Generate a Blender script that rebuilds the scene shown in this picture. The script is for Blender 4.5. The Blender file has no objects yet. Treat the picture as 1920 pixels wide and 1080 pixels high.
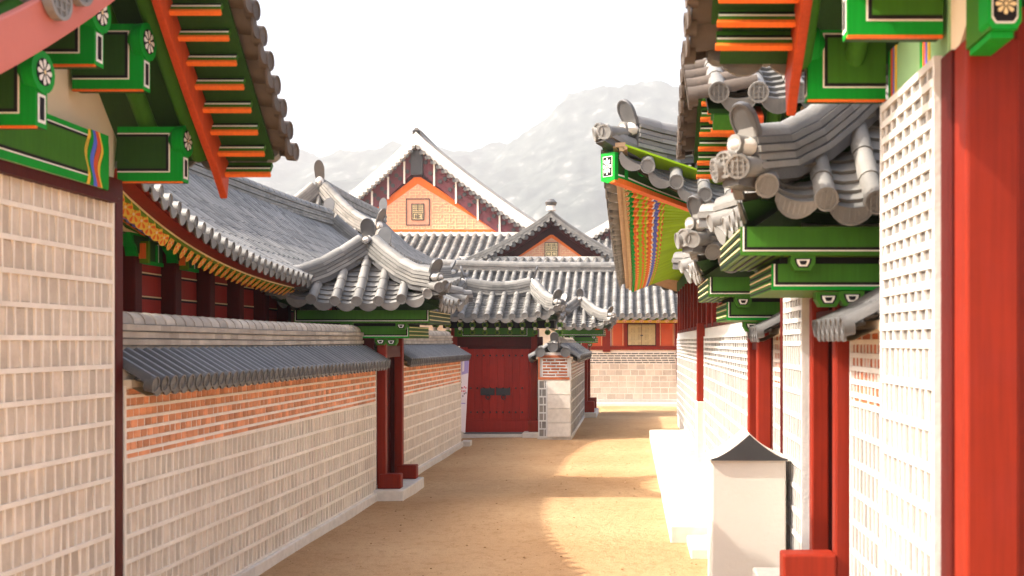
import bpy, math, random
from mathutils import Vector as V
R = math.radians
random.seed(7)
# ------------------------------------------------------------------ camera, light, exposure
S = bpy.context.scene
C = S.collection
cam = bpy.data.cameras.new('camera'); camo = bpy.data.objects.new('camera', cam); C.objects.link(camo)
camo.location = (0, 0, 2.0); camo.rotation_euler = (R(90), 0, 0)
cam.sensor_width = 36; cam.lens = 37.5
cam.shift_x = -0.1156; cam.shift_y = 0.0531
cam.clip_start = .05; cam.clip_end = 9000
cam.dof.use_dof = True; cam.dof.focus_distance = 17; cam.dof.aperture_fstop = 2.8
S.camera = camo
SUN = V((1, .25, -.97)).normalized()
EL = math.asin(-SUN.z); AZ = math.atan2(-SUN.x, -SUN.y)
wd = bpy.data.worlds.new('World'); S.world = wd; wd.use_nodes = True
nt = wd.node_tree; nt.nodes.clear()
sky = nt.nodes.new('ShaderNodeTexSky'); sky.sky_type = 'NISHITA'; sky.sun_disc = False
sky.sun_elevation = EL; sky.sun_rotation = AZ
sky.air_density = 1.0; sky.dust_density = 7.0; sky.ozone_density = 1.0
bg = nt.nodes.new('ShaderNodeBackground'); bg.inputs[1].default_value = .15
wo = nt.nodes.new('ShaderNodeOutputWorld')
nt.links.new(sky.outputs[0], bg.inputs[0]); nt.links.new(bg.outputs[0], wo.inputs[0])
sl = bpy.data.lights.new('sun', 'SUN'); sl.energy = 2.8; sl.angle = R(.5); sl.color = (1, .93, .82)
so = bpy.data.objects.new('sun', sl); C.objects.link(so); so.location = (-30, 0, 40)
so.rotation_euler = SUN.to_track_quat('-Z', 'Y').to_euler()
S.view_settings.view_transform = 'Standard'; S.view_settings.look = 'None'
S.view_settings.gamma = 1; S.view_settings.exposure = 1.84
S.cycles.use_denoising = True; S.cycles.max_bounces = 8; S.cycles.diffuse_bounces = 5
S.cycles.volume_bounces = 0

# ------------------------------------------------------------------ materials
M = {}
def mk(name, col, rough=.75, tv=.3, nv=.25, ns=6, bump=.15, bs=40, spec=.3, dirt=None, dscale=1.3, damt=.5, grain=0):
    m = bpy.data.materials.new(name); m.use_nodes = True
    t = m.node_tree; n = t.nodes; l = t.links
    b = n['Principled BSDF']; b.inputs['Roughness'].default_value = rough
    b.inputs['Specular IOR Level'].default_value = spec
    at = n.new('ShaderNodeAttribute'); at.attribute_name = 'tone'
    tc = n.new('ShaderNodeTexCoord')
    no = n.new('ShaderNodeTexNoise'); no.inputs['Scale'].default_value = ns; no.inputs['Detail'].default_value = 6
    l.new(tc.outputs['Object'], no.inputs['Vector'])
    a = n.new('ShaderNodeMath'); a.operation = 'MULTIPLY_ADD'; a.inputs[1].default_value = tv; a.inputs[2].default_value = 1 - tv / 2
    l.new(at.outputs['Fac'], a.inputs[0])
    c = n.new('ShaderNodeMath'); c.operation = 'MULTIPLY_ADD'; c.inputs[1].default_value = nv * 2; c.inputs[2].default_value = 1 - nv
    l.new(no.outputs[0], c.inputs[0])
    p = n.new('ShaderNodeMath'); p.operation = 'MULTIPLY'; l.new(a.outputs[0], p.inputs[0]); l.new(c.outputs[0], p.inputs[1])
    s = n.new('ShaderNodeVectorMath'); s.operation = 'SCALE'; s.inputs[0].default_value = col
    l.new(p.outputs[0], s.inputs['Scale'])
    out = s.outputs[0]
    if dirt:
        n2 = n.new('ShaderNodeTexNoise'); n2.inputs['Scale'].default_value = dscale; n2.inputs['Detail'].default_value = 8
        l.new(tc.outputs['Object'], n2.inputs['Vector'])
        rp = n.new('ShaderNodeMapRange'); rp.inputs[1].default_value = .48; rp.inputs[2].default_value = .72; rp.inputs[4].default_value = damt
        l.new(n2.outputs[0], rp.inputs[0])
        mx = n.new('ShaderNodeMix'); mx.data_type = 'RGBA'; l.new(rp.outputs[0], mx.inputs[0]); l.new(out, mx.inputs[6])
        mx.inputs[7].default_value = (*dirt, 1); out = mx.outputs[2]
    l.new(out, b.inputs['Base Color'])
    if grain:
        mp = n.new('ShaderNodeMapping'); mp.inputs['Scale'].default_value = (55, 55, 2.2); l.new(tc.outputs['Object'], mp.inputs[0])
        gn = n.new('ShaderNodeTexNoise'); gn.inputs['Scale'].default_value = 1; gn.inputs['Detail'].default_value = 4; l.new(mp.outputs[0], gn.inputs['Vector'])
        gm = n.new('ShaderNodeMapRange'); gm.inputs[1].default_value = .3; gm.inputs[2].default_value = .62; gm.inputs[3].default_value = 1 - grain; gm.inputs[4].default_value = 1
        l.new(gn.outputs[0], gm.inputs[0]); l.new(gm.outputs[0], c.inputs[2]) if False else None
        g2 = n.new('ShaderNodeVectorMath'); g2.operation = 'SCALE'; l.new(out, g2.inputs[0]); l.new(gm.outputs[0], g2.inputs['Scale'])
        out = g2.outputs[0]; l.new(out, b.inputs['Base Color'])
    if bump:
        nb = n.new('ShaderNodeTexNoise'); nb.inputs['Scale'].default_value = bs; nb.inputs['Detail'].default_value = 5
        l.new(tc.outputs['Object'], nb.inputs['Vector'])
        bp = n.new('ShaderNodeBump'); bp.inputs['Strength'].default_value = bump; bp.inputs['Distance'].default_value = .02
        l.new(nb.outputs[0], bp.inputs['Height']); l.new(bp.outputs[0], b.inputs['Normal'])
    M[name] = m
    return m
mk('tile', (0.18, 0.173, 0.16), .55, .6, .35, 5, .15, 50, .4, dirt=(.3, .28, .25), dscale=4, damt=.45)
mk('tile_edge', (0.1, 0.078, 0.062), .65, .4, .3, 8, .15, 50, .3)
mk('tile_dark', (0.095, 0.093, 0.092), .42, .3, .3, 6, .15, 50, .4)
mk('lime', (.72, .68, .62), .85, .2, .15, 6, .2, 30)
mk('mortar', (0.86, 0.785, 0.68), .9, .12, .15, 7, .25, 60, dirt=(.62, .5, .38), dscale=1.6, damt=.35)
mk('mortar_white', (0.6, 0.585, 0.555), .9, .12, .15, 7, .25, 60)
mk('stone', (0.64, 0.545, 0.44), .9, .3, .25, 9, .5, 45, dirt=(.42, .30, .2), dscale=3, damt=.35)
mk('stone_sun_toned', (0.215, 0.2, 0.182), .9, .3, .25, 9, .5, 45, dirt=(.5, .38, .28), dscale=3, damt=.3)  # stone darkened in its colour to offset sun on the right walls
mk('brick', (0.7, 0.31, 0.16), .9, .5, .35, 9, .4, 50)
mk('brick_sun_toned', (.40, .115, .045), .9, .5, .35, 9, .4, 50)  # darker copy of brick, toned down for walls in direct sun
mk('brick_grey', (0.17, 0.16, 0.148), .9, .4, .3, 9, .4, 50)
mk('granite', (.66, .61, .54), .85, .2, .2, 14, .3, 70, dirt=(.5, .4, .28), dscale=1.5, damt=.3)
mk('whitewash', (0.64, 0.59, 0.52), .85, .1, .08, 3, .12, 30, dirt=(.66, .58, .48), dscale=1.2, damt=.3)
mk('plaster', (.70, .58, .42), .9, .1, .12, 3, .15, 30)
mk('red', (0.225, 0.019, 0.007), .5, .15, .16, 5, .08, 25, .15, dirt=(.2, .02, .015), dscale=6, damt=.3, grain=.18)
mk('red_shade_lift', (0.37, 0.028, 0.018), .5, .2, .18, 5, .08, 25, .15, dirt=(.2, .015, .01), dscale=5, damt=.4, grain=.18)  # lighter copy of red, lifted for the door and panels in shade
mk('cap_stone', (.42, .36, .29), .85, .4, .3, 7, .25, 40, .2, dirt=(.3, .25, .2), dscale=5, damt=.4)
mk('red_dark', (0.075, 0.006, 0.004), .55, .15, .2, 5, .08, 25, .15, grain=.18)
mk('red_bright', (0.46, 0.06, 0.014), .5, .15, .15, 5, .08, 25, .15, grain=.18)
mk('pinkboard', (.55, .16, .12), .6, .1, .12, 4, .08, 25)
mk('coral', (0.6, 0.1, 0.035), .7, .12, .12, 3, .1, 25, .12)
mk('orange', (.80, .17, .025), .55, .1, .1, 8, .05, 25, .12, grain=.12)
mk('green_dark', (0.023, 0.072, 0.014), .55, .15, .2, 5, .06, 25, .12, grain=.12)
mk('green', (0.045, 0.16, 0.014), .55, .15, .18, 5, .06, 25, .12, grain=.12)
mk('green_bright', (0.005, 0.29, 0.025), .5, .12, .12, 6, .05, 25, .12, grain=.12)
mk('green_yellow', (0.11, 0.22, 0.01), .6, .2, .15, 5, .06, 25, .12)
mk('pale_green', (.30, .52, .26), .6, .1, .1, 6, .05, 25)
mk('white', (.80, .77, .70), .6, .1, .1, 8, .05, 25, .12)
mk('black', (.012, .010, .012), .6, .1, .1, 8, .05, 25, .12)
mk('blue', (.09, .13, .55), .6, .2, .1, 8, .05, 25)
mk('lime_green', (0.3, 0.5, 0.012), .6, .2, .15, 5, .06, 25, .12)
mk('yellow', (.78, .50, .05), .6, .2, .1, 8, .05, 25)
mk('cream', (.80, .62, .33), .6, .2, .1, 8, .05, 25)
mk('wood', (.50, .35, .18), .7, .25, .25, 9, .2, 25)
mk('tan', (.50, .33, .19), .7, .3, .25, 9, .2, 25)
mk('shutter', (.46, .36, .19), .7, .2, .2, 9, .15, 25)
mk('iron', (.03, .03, .032), .5, .2, .2, 9, .1, 40, .5)
mk('clod', (.24, .13, .055), .95, .5, .3, 9, .3, 60, .1)
mk('banner', (.70, .64, .70), .6, .1, .1, 3, .03, 10)
mk('violet', (.33, .27, .55), .6, .1, .1, 3, .03, 10)
mk('crimson', (.55, .03, .06), .6, .1, .1, 3, .03, 10)
mk('gable_pink', (0.74, 0.36, 0.23), .85, .25, .2, 5, .2, 30)
mk('purple', (0.13, 0.03, 0.04), .7, .2, .2, 2, .1, 10)

def sand():
    m = bpy.data.materials.new('sand'); m.use_nodes = True
    t = m.node_tree; n = t.nodes; l = t.links; b = n['Principled BSDF']
    b.inputs['Roughness'].default_value = .95; b.inputs['Specular IOR Level'].default_value = .1
    tc = n.new('ShaderNodeTexCoord')
    def noise(sc, det, rgh=.55, src=None):
        k = n.new('ShaderNodeTexNoise'); k.inputs['Scale'].default_value = sc; k.inputs['Detail'].default_value = det
        k.inputs['Roughness'].default_value = rgh; l.new(src or tc.outputs['Object'], k.inputs['Vector']); return k.outputs[0]
    big = noise(.55, 4); mid = noise(7.5, 7, .68); fine = noise(90, 4, .7)
    r1 = n.new('ShaderNodeValToRGB'); e = r1.color_ramp.elements
    e[0].position = .3; e[0].color = (.455, .272, .136, 1); e[1].position = .72; e[1].color = (.58, .385, .215, 1)
    l.new(big, r1.inputs[0])
    r2 = n.new('ShaderNodeValToRGB'); e = r2.color_ramp.elements
    e[0].position = .30; e[0].color = (.76, .70, .63, 1); e[1].position = .50; e[1].color = (1, 1, 1, 1)
    l.new(mid, r2.inputs[0])
    mx = n.new('ShaderNodeMix'); mx.data_type = 'RGBA'; mx.blend_type = 'MULTIPLY'; mx.inputs[0].default_value = .8
    l.new(r1.outputs[0], mx.inputs[6]); l.new(r2.outputs[0], mx.inputs[7])
    r3 = n.new('ShaderNodeValToRGB'); e = r3.color_ramp.elements
    e[0].position = .3; e[0].color = (.62, .58, .52, 1); e[1].position = .62; e[1].color = (1.1, 1.08, 1.05, 1)
    l.new(fine, r3.inputs[0])
    m2 = n.new('ShaderNodeMix'); m2.data_type = 'RGBA'; m2.blend_type = 'MULTIPLY'; m2.inputs[0].default_value = .7
    l.new(mx.outputs[2], m2.inputs[6]); l.new(r3.outputs[0], m2.inputs[7])
    spk = noise(26, 3, .5); r4 = n.new('ShaderNodeValToRGB'); e = r4.color_ramp.elements
    e[0].position = .27; e[0].color = (.5, .42, .34, 1); e[1].position = .37; e[1].color = (1, 1, 1, 1); l.new(spk, r4.inputs[0])
    m3 = n.new('ShaderNodeMix'); m3.data_type = 'RGBA'; m3.blend_type = 'MULTIPLY'; m3.inputs[0].default_value = .85
    l.new(m2.outputs[2], m3.inputs[6]); l.new(r4.outputs[0], m3.inputs[7]); l.new(m3.outputs[2], b.inputs['Base Color'])
    ad = n.new('ShaderNodeMath'); ad.operation = 'MULTIPLY_ADD'; ad.inputs[1].default_value = .25
    l.new(fine, ad.inputs[0]); l.new(mid, ad.inputs[2])
    bp = n.new('ShaderNodeBump'); bp.inputs['Strength'].default_value = .7; bp.inputs['Distance'].default_value = .07
    l.new(ad.outputs[0], bp.inputs['Height']); l.new(bp.outputs[0], b.inputs['Normal'])
    M['sand'] = m
sand()
def hillmat():
    m = bpy.data.materials.new('hill'); m.use_nodes = True
    t = m.node_tree; n = t.nodes; l = t.links; b = n['Principled BSDF']; b.inputs['Roughness'].default_value = 1
    b.inputs['Specular IOR Level'].default_value = 0
    tc = n.new('ShaderNodeTexCoord')
    a = n.new('ShaderNodeTexNoise'); a.inputs['Scale'].default_value = .06; a.inputs['Detail'].default_value = 10; a.inputs['Roughness'].default_value = .65
    l.new(tc.outputs['Object'], a.inputs['Vector'])
    r = n.new('ShaderNodeValToRGB'); e = r.color_ramp.elements
    e[0].position = .36; e[0].color = (.035, .045, .038, 1); e[1].position = .58; e[1].color = (.055, .065, .058, 1)
    e[0].color = (.018, .026, .026, 1); x = e.new(.72); x.color = (.22, .21, .20, 1)
    l.new(a.outputs[0], r.inputs[0]); l.new(r.outputs[0], b.inputs['Base Color'])
    M['hill'] = m
hillmat()

# ------------------------------------------------------------------ mesh helpers
X, Y, Z = V((1, 0, 0)), V((0, 1, 0)), V((0, 0, 1))
def P(px, py, d): return V(((px - 1182) * d / 2000, d, 2 - (py - 642) * d / 2000))
ORI = {}
class MB:
    def __init__(s): s.v = []; s.f = []; s.m = []; s.t = []; s.names = []
    def mi(s, m):
        if m not in s.names: s.names.append(m)
        return s.names.index(m)
    def add(s, pts): i = len(s.v); s.v.extend([tuple(p) for p in pts]); return i
    def face(s, idx, m, t=None):
        s.f.append(tuple(idx)); s.m.append(s.mi(m)); s.t.append(random.random() if t is None else t)
    def poly(s, pts, m, t=None):
        i = s.add(pts); s.face(range(i, i + len(pts)), m, t)
    def box(s, o, a, b, c, m, t=None, mats=None):
        """o corner, a b c edge vectors; mats: dict face->mat  (keys a0 a1 b0 b1 c0 c1)"""
        t = random.random() if t is None else t
        i = s.add([o, o + a, o + a + b, o + b, o + c, o + a + c, o + a + b + c, o + b + c])
        q = {'c0': (3, 2, 1, 0), 'c1': (4, 5, 6, 7), 'b0': (0, 1, 5, 4), 'b1': (2, 3, 7, 6), 'a0': (3, 0, 4, 7), 'a1': (1, 2, 6, 5)}
        fl = a.cross(b).dot(c) < 0
        for k, f in q.items():
            f = tuple(i + j for j in f)
            s.face(f[::-1] if fl else f, (mats or {}).get(k, m), t)
    def bx(s, x0, x1, y0, y1, z0, z1, m, t=None, mats=None):
        s.box(V((x0, y0, z0)), V((x1 - x0, 0, 0)), V((0, y1 - y0, 0)), V((0, 0, z1 - z0)), m, t, mats)
    def rings(s, rings, m, caps=True, closed=True, t=None):
        t = random.random() if t is None else t
        ids = [s.add(r) for r in rings]; n = len(rings[0])
        for a, b in zip(ids, ids[1:]):
            for k in range(n if closed else n - 1):
                k2 = (k + 1) % n; s.face((a + k, a + k2, b + k2, b + k), m, t)
        if caps: s.face([ids[0] + k for k in range(n)][::-1], m, t); s.face([ids[-1] + k for k in range(n)], m, t)
    def tube(s, pts, rad, m, n=10, caps=True, t=None):
        pts = [V(p) for p in pts]; rs = []
        for i, p in enumerate(pts):
            tg = (pts[min(i + 1, len(pts) - 1)] - pts[max(i - 1, 0)]).normalized()
            up = Z if abs(tg.z) < .9 else X
            a = tg.cross(up).normalized(); b = a.cross(tg)
            r = rad[i] if isinstance(rad, (list, tuple)) else rad
            rs.append([p + a * (r * math.cos(2 * math.pi * k / n)) + b * (r * math.sin(2 * math.pi * k / n)) for k in range(n)])
        s.rings(rs, m, caps, True, t)
    def disc(s, c, o, w, r, m, th=.03, n=14, det=1, t=None):
        up = o.cross(w).normalized()
        if up.z < 0: up = -up
        t = random.random() if t is None else t
        cs = [(math.cos(2 * math.pi * k / n), math.sin(2 * math.pi * k / n)) for k in range(n)]
        ring = lambda rr, d: [c + w * (rr * x) + up * (rr * y) + o * d for x, y in cs]
        if det >= 2:
            s.rings([ring(r, -th), ring(r, .012), ring(r * .82, .012), ring(r * .8, 0)], m, True, True, t)
            for k in (-.45, 0, .45):
                hh = .8 * math.sqrt(1 - k * k)
                s.box(c + w * (r * k - .0045) - up * (hh * r) - o * .004, w * .009, up * (2 * hh * r), o * .013, m, t)
                s.box(c + up * (r * k - .0045) - w * (hh * r) - o * .004, up * .009, w * (2 * hh * r), o * .011, m, t)
        else:
            s.rings([ring(r, -th), ring(r, .008), ring(r * .82, .008), ring(r * .78, 0)] if n > 9 else [ring(r, -th), ring(r, .008)], m, True, True, t)
    def build(s, name, parent=None, smooth=True, bevel=0, label=None):
        me = bpy.data.meshes.new(name)
        o0 = ORI.get(parent.name, V((0, 0, 0))) if parent else V((0, 0, 0))
        me.from_pydata([(a - o0.x, b - o0.y, c - o0.z) for a, b, c in s.v], [], s.f)
        for k in s.names: me.materials.append(M[k])
        me.polygons.foreach_set('material_index', s.m)
        at = me.attributes.new('tone', 'FLOAT', 'FACE'); at.data.foreach_set('value', s.t)
        if smooth:
            me.polygons.foreach_set('use_smooth', [True] * len(s.f)); me.set_sharp_from_angle(angle=R(38))
        me.update()
        o = bpy.data.objects.new(name, me); C.objects.link(o)
        if parent: o.parent = parent; ORI[o.name] = o0
        if bevel:
            bv = o.modifiers.new('bevel', 'BEVEL'); bv.width = bevel; bv.segments = 2; bv.limit_method = 'ANGLE'; bv.angle_limit = R(50)
        if label: o['label'] = label
        return o
def thing(name, label, cat, loc, group=None):
    o = bpy.data.objects.new(name, None); C.objects.link(o); o.location = loc; o.empty_display_size = .2
    o['label'] = label; o['category'] = cat; o['kind'] = 'thing'
    if group: o['group'] = group
    ORI[o.name] = V(loc)
    return o
def tag(o, label=None, cat=None, group=None, kind=None):
    if label: o['label'] = label
    if cat: o['category'] = cat
    if group: o['group'] = group
    if kind: o['kind'] = kind
    return o
def rect(mb, o, u, v, n, a0, a1, b0, b1, d, m, t=.5):
    q = [o + u * a0 + v * b0 + n * d, o + u * a1 + v * b0 + n * d, o + u * a1 + v * b1 + n * d, o + u * a0 + v * b1 + n * d]
    if u.cross(v).dot(n) < 0: q = q[::-1]
    mb.poly(q, m, t)
def painted(mb, o, u, v, n, w, h, ins=(.02, .02, .03, .0), field='green_dark', edge='green_bright'):
    """painted board face: bright border, white line, black line, dark field. ins = (left, right, bottom, top) border widths"""
    l, r, b, t = ins
    rect(mb, o, u, v, n, 0, w, 0, h, .002, edge)
    g = .008
    rect(mb, o, u, v, n, l, w - r, b, h - t, .004, 'white')
    rect(mb, o, u, v, n, l + (g if l else 0), w - r - (g if r else 0), b + (g if b else 0), h - t - (g if t else 0), .006, 'black')
    g2 = .024
    rect(mb, o, u, v, n, l + (g2 if l else 0), w - r - (g2 if r else 0), b + (g2 if b else 0), h - t - (g2 if t else 0), .008, field)
def flower(mb, c, u, v, n, r, petal='white', bgm='black', k=8):
    q = [c + u * (r * math.cos(2 * math.pi * i / 16)) + v * (r * math.sin(2 * math.pi * i / 16)) + n * .003 for i in range(16)]
    if u.cross(v).dot(n) < 0: q = q[::-1]
    mb.poly(q, bgm, .5)
    for i in range(k):
        a = 2 * math.pi * i / k; d = u * math.cos(a) + v * math.sin(a); e = u * -math.sin(a) + v * math.cos(a)
        q = [c + d * (r * x) + e * (r * y) + n * .006 for x, y in ((.18, 0), (.45, .12), (.75, .2), (.92, .1), (.92, -.1), (.75, -.2), (.45, -.12))]
        if u.cross(v).dot(n) > 0: q = q[::-1]
        mb.poly(q, petal, .5)
    q = [c + u * (r * .16 * math.cos(2 * math.pi * i / 10)) + v * (r * .16 * math.sin(2 * math.pi * i / 10)) + n * .008 for i in range(10)]
    if u.cross(v).dot(n) < 0: q = q[::-1]
    mb.poly(q, 'cream', .5)

# ------------------------------------------------------------------ roof tiles
def tile_slope(mb, pos, u0, u1, pitch, vmax, step=.12, r=.06, det=1, nseg=7, deck='green_dark', ends=True, m='tile', sag=.035, cstep=None, dv0=0):
    n = max(1, round((u1 - u0) / pitch)); pitch = (u1 - u0) / n
    e = pitch * .2
    def frame(u, v):
        p = pos(u, v); w = (pos(u + e, v) - pos(u - e, v)).normalized()
        t = (pos(u, min(v + .03, 1.0)) - pos(u, max(v - .03, 0))).normalized()
        nn = w.cross(t).normalized()
        if nn.z < 0: nn = -nn
        return p, w, t, nn
    def outward(t):
        return V((-t.x, -t.y, -t.z * .35)).normalized()
    for i in range(n + 1):                                      # convex rows
        u = u0 + i * pitch; vm = vmax(u)
        if vm < .06: continue
        L = (pos(u, vm) - pos(u, 0)).length; k = max(1, round(L / (step * 2.4)))
        for j in range(k):
            va, vb = vm * j / k, vm * (j + 1) / k
            rr = []
            for v_, q in ((va, 1.06), (vb, .95)):
                p, w, t, nn = frame(u, v_)
                rr.append([p + nn * (r * .45) + w * (-r * q * math.cos(math.pi * a / (nseg - 1))) + nn * (r * q * 1.1 * math.sin(math.pi * a / (nseg - 1))) for a in range(nseg)])
            tt = random.random()
            mb.rings(rr, m, False, False, tt)
            if j or not ends:
                i0 = mb.add(rr[0]); mb.face(range(i0, i0 + nseg), m, tt)
        if ends:
            p, w, t, nn = frame(u, 0); o = outward(t)
            mb.disc(p + nn * (r * .5) + o * .015, o, w, r * 1.12, m, .05, 16 if det > 1 else (12 if det else 8), det)
    for i in range(n):                                          # concave rows
        u = u0 + (i + .5) * pitch; vm = max(vmax(u), 0)
        if vm < .05: continue
        L = (pos(u, vm) - pos(u, 0)).length; k = max(1, round(L / (cstep or step)))
        hw = pitch * .5
        prof = [(s, -sag * (1 - s * s)) for s in (-1, -.5, 0, .5, 1)]
        for j in range(k):
            va, vb = vm * j / k, vm * (j + 1) / k; tt = random.random()
            p, w, t, nn = frame(u, va); p2, w2, t2, n2 = frame(u, vb)
            a = [p + w * (hw * s) + nn * (d + .022) for s, d in prof]
            b = [p2 + w2 * (hw * s) + n2 * (d + .0) for s, d in prof]
            c = [p + w * (hw * s) + nn * (d - .004) for s, d in prof]
            mb.rings([c, a], m, False, False, tt); mb.rings([a, b], m, False, False, tt)
        if ends:
            p, w, t, nn = frame(u, 0); o = outward(t); up = o.cross(w).normalized()
            if up.z < 0: up = -up
            pr = [(-.92 + 1.84 * q / 8) for q in range(9)]
            top = [p + w * (hw * s) + nn * (.025 - sag * (1 - s * s)) + o * .02 for s in pr]
            bot = [q - up * (.012 + min(.085, pitch * .36) * math.sqrt(max(0, 1 - s * s))) for q, s in zip(top, pr)]
            tt = random.random()
            f = mb.add(top + bot + [q - o * .015 for q in top] + [q - o * .015 for q in bot])
            for q in range(8):
                mb.face((f + 9 + q, f + 10 + q, f + 1 + q, f + q), m, tt)
                mb.face((f + 18 + q, f + 19 + q, f + 28 + q, f + 27 + q), m, tt)
                mb.face((f + 27 + q, f + 28 + q, f + 10 + q, f + 9 + q), m, tt)
            if det >= 2:
                for q in range(1, 8):
                    a, b = top[q] - up * .008, bot[q] + up * .006
                    ax = (b - a); sd = o.cross(ax).normalized() * .007
                    mb.box(a - sd * .7, sd * 1.4, ax * .8, o * .004, m, tt)
                for q in range(8):
                    a, b = bot[q], bot[q + 1]
                    mb.box(a - o * .002, b - a, up * .01, o * .01, m, tt)
    if deck:
        k = 6
        for i in range(n):
            ua, ub = u0 + i * pitch, u0 + (i + 1) * pitch
            for j in range(k):
                q = []
                for u, jj in ((ua, j), (ub, j), (ub, j + 1), (ua, j + 1)):
                    vm = max(vmax(u), 0); v_ = min(vm, dv0) + (vm - min(vm, dv0)) * jj / k; p, w, t, nn = frame(u, v_); q.append(p - nn * .06)
                mb.poly(q, deck, .5)

def ridge(mb, pts, w=.2, layers=3, lh=.045, r=.075, seg=.3, white=False, mat='tile', cap=True):
    pts = [V(p) for p in pts]
    # resample
    L = sum((b - a).length for a, b in zip(pts, pts[1:])); n = max(2, round(L / seg)); out = []
    for k in range(n + 1):
        d = L * k / n; i = 0
        while i < len(pts) - 2 and d > (pts[i + 1] - pts[i]).length: d -= (pts[i + 1] - pts[i]).length; i += 1
        sg = pts[i + 1] - pts[i]; out.append(pts[i] + sg * min(1, d / sg.length))
    fr = []
    for k, p in enumerate(out):
        t = (out[min(k + 1, n)] - out[max(k - 1, 0)]).normalized(); s = t.cross(Z).normalized(); fr.append((p, s, s.cross(t).normalized()))
    mats = [mat] * layers
    for li in range(layers):
        ww = w * (.5 if li % 2 == 0 else .44)
        z0, z1 = li * lh + .004, (li + 1) * lh - .006
        for (p, s, u), (p2, s2, u2) in zip(fr, fr[1:]):
            mm = 'lime' if (white and li == 0) else mat
            a = [p + s * ww + u * z0, p - s * ww + u * z0, p - s * ww + u * z1, p + s * ww + u * z1]
            b = [p2 + s2 * ww + u2 * z0, p2 - s2 * ww + u2 * z0, p2 - s2 * ww + u2 * z1, p2 + s2 * ww + u2 * z1]
            mb.rings([a, b], mm, True)
    for (p, s, u), (p2, s2, u2) in zip(fr, fr[1:]):               # dark core
        ww = w * .38; z1 = layers * lh
        a = [p + s * ww - u * .06, p - s * ww - u * .06, p - s * ww + u * z1, p + s * ww + u * z1]
        b = [p2 + s2 * ww - u2 * .06, p2 - s2 * ww - u2 * .06, p2 - s2 * ww + u2 * z1, p2 + s2 * ww + u2 * z1]
        mb.rings([a, b], 'tile_dark', True)
    for (p, s, u), (p2, s2, u2) in zip(fr, fr[1:]):               # half round on top
        rr = []
        for (q, ss, uu), f in (((p, s, u), 1.04), ((p2, s2, u2), .95)):
            rr.append([q + uu * (layers * lh) + ss * (r * f * math.cos(math.pi * a / 8)) + uu * (r * f * math.sin(math.pi * a / 8)) for a in range(9)])
        mb.rings(rr, mat, True, False)
    return out
def end_tile(mb, p, d, w=.17, h=.24, tilt=.35, lump=True, pattern=True):
    """shield-shaped upright ridge-end tile at p, facing d (horizontal), with a lump of white lime below"""
    d = V((d.x, d.y, 0)).normalized(); s = d.cross(Z).normalized(); up = (Z + d * tilt).normalized(); nn = s.cross(up).normalized()
    if nn.dot(d) < 0: nn = -nn
    out = []
    for k in range(15):
        a = math.pi * k / 14; out.append((math.cos(a) * w * .5, h * .55 + math.sin(a) * h * .45))
    out += [(-w * .46, h * .2), (-w * .36, 0), (w * .36, 0), (w * .46, h * .2)]
    fr = [p + s * x + up * y for x, y in out]
    mb.rings([[q - nn * .025 for q in fr], fr], 'tile_dark', True)
    cen = p + up * (h * .5)
    inn = [cen + (q - cen) * .84 for q in fr]
    mb.rings([fr, [q + nn * .008 for q in [cen + (q - cen) * .97 for q in fr]], [q + nn * .008 for q in [cen + (q - cen) * .86 for q in fr]], [q + nn * .001 for q in inn]], 'tile_dark', True)
    if lump:
        rr = []
        for k in range(7):
            a = math.pi * k / 6; rr.append([p - d * (.10) + d * (.14 * (1 - math.cos(a)) * .9) + s * (w * .40 * math.sin(a + .001) * math.cos(b)) + Z * (-.03 + h * .24 * math.sin(a + .001) * math.sin(b)) for b in [2 * math.pi * q / 10 for q in range(10)]])
        mb.rings(rr, 'lime', False, True, .6)
        c = p - Z * (h * .12) + d * .13
        mb.tube([c - d * .2, c], w * .3, 'tile', 10)

def hip_fn(a, b, r, ze, H, up, flare, cx, cy, axis, conc=.25):
    """returns pos functions for the 4 slopes, in world space; ridge along local x"""
    def W(x, y, z): return V((cx + y, cy + x, z)) if axis == 'Y' else V((cx + x, cy + y, z))
    g = lambda s: H * ((1 - conc) * s + conc * s * s)
    def co(x, y): return (min(abs(x) / a, 1.2) ** 3.2) * (min(abs(y) / b, 1.2) ** 3.2)
    def fl(x, y): k = 1 + flare * co(x, y); return x * k if False else (x + math.copysign(flare * co(x, y), x)), (y + math.copysign(flare * co(x, y), y))
    def main(sg):
        def pos(u, v):
            x, y = u, sg * b * (1 - v); fx, fy = fl(x, y)
            return W(fx, fy, ze + g(v) + up * co(x, y))
        return pos, lambda u: 1.0 if abs(u) <= r else max(0, (a - abs(u)) / (a - r))
    def end(sg):
        def pos(u, v):
            x, y = sg * (a - (a - r) * v), u; fx, fy = fl(x, y)
            return W(fx, fy, ze + g(v) + up * co(x, y))
        return pos, lambda u: max(0, (b - abs(u)) / b)
    def hip(sx, sy, n=8, v0=0, v1=1):
        q = []
        for k in range(n + 1):
            v = v0 + (v1 - v0) * k / n; x, y = sx * (a - (a - r) * v), sy * b * (1 - v); fx, fy = fl(x, y)
            q.append(W(fx, fy, ze + g(v) + up * co(x, y)))
        return q
    def rid(sag=.05, n=8): return [W(-r + 2 * r * k / n, 0, ze + H - sag + sag * (abs(2 * k / n - 1) ** 2)) for k in range(n + 1)]
    return main, end, hip, rid

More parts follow.
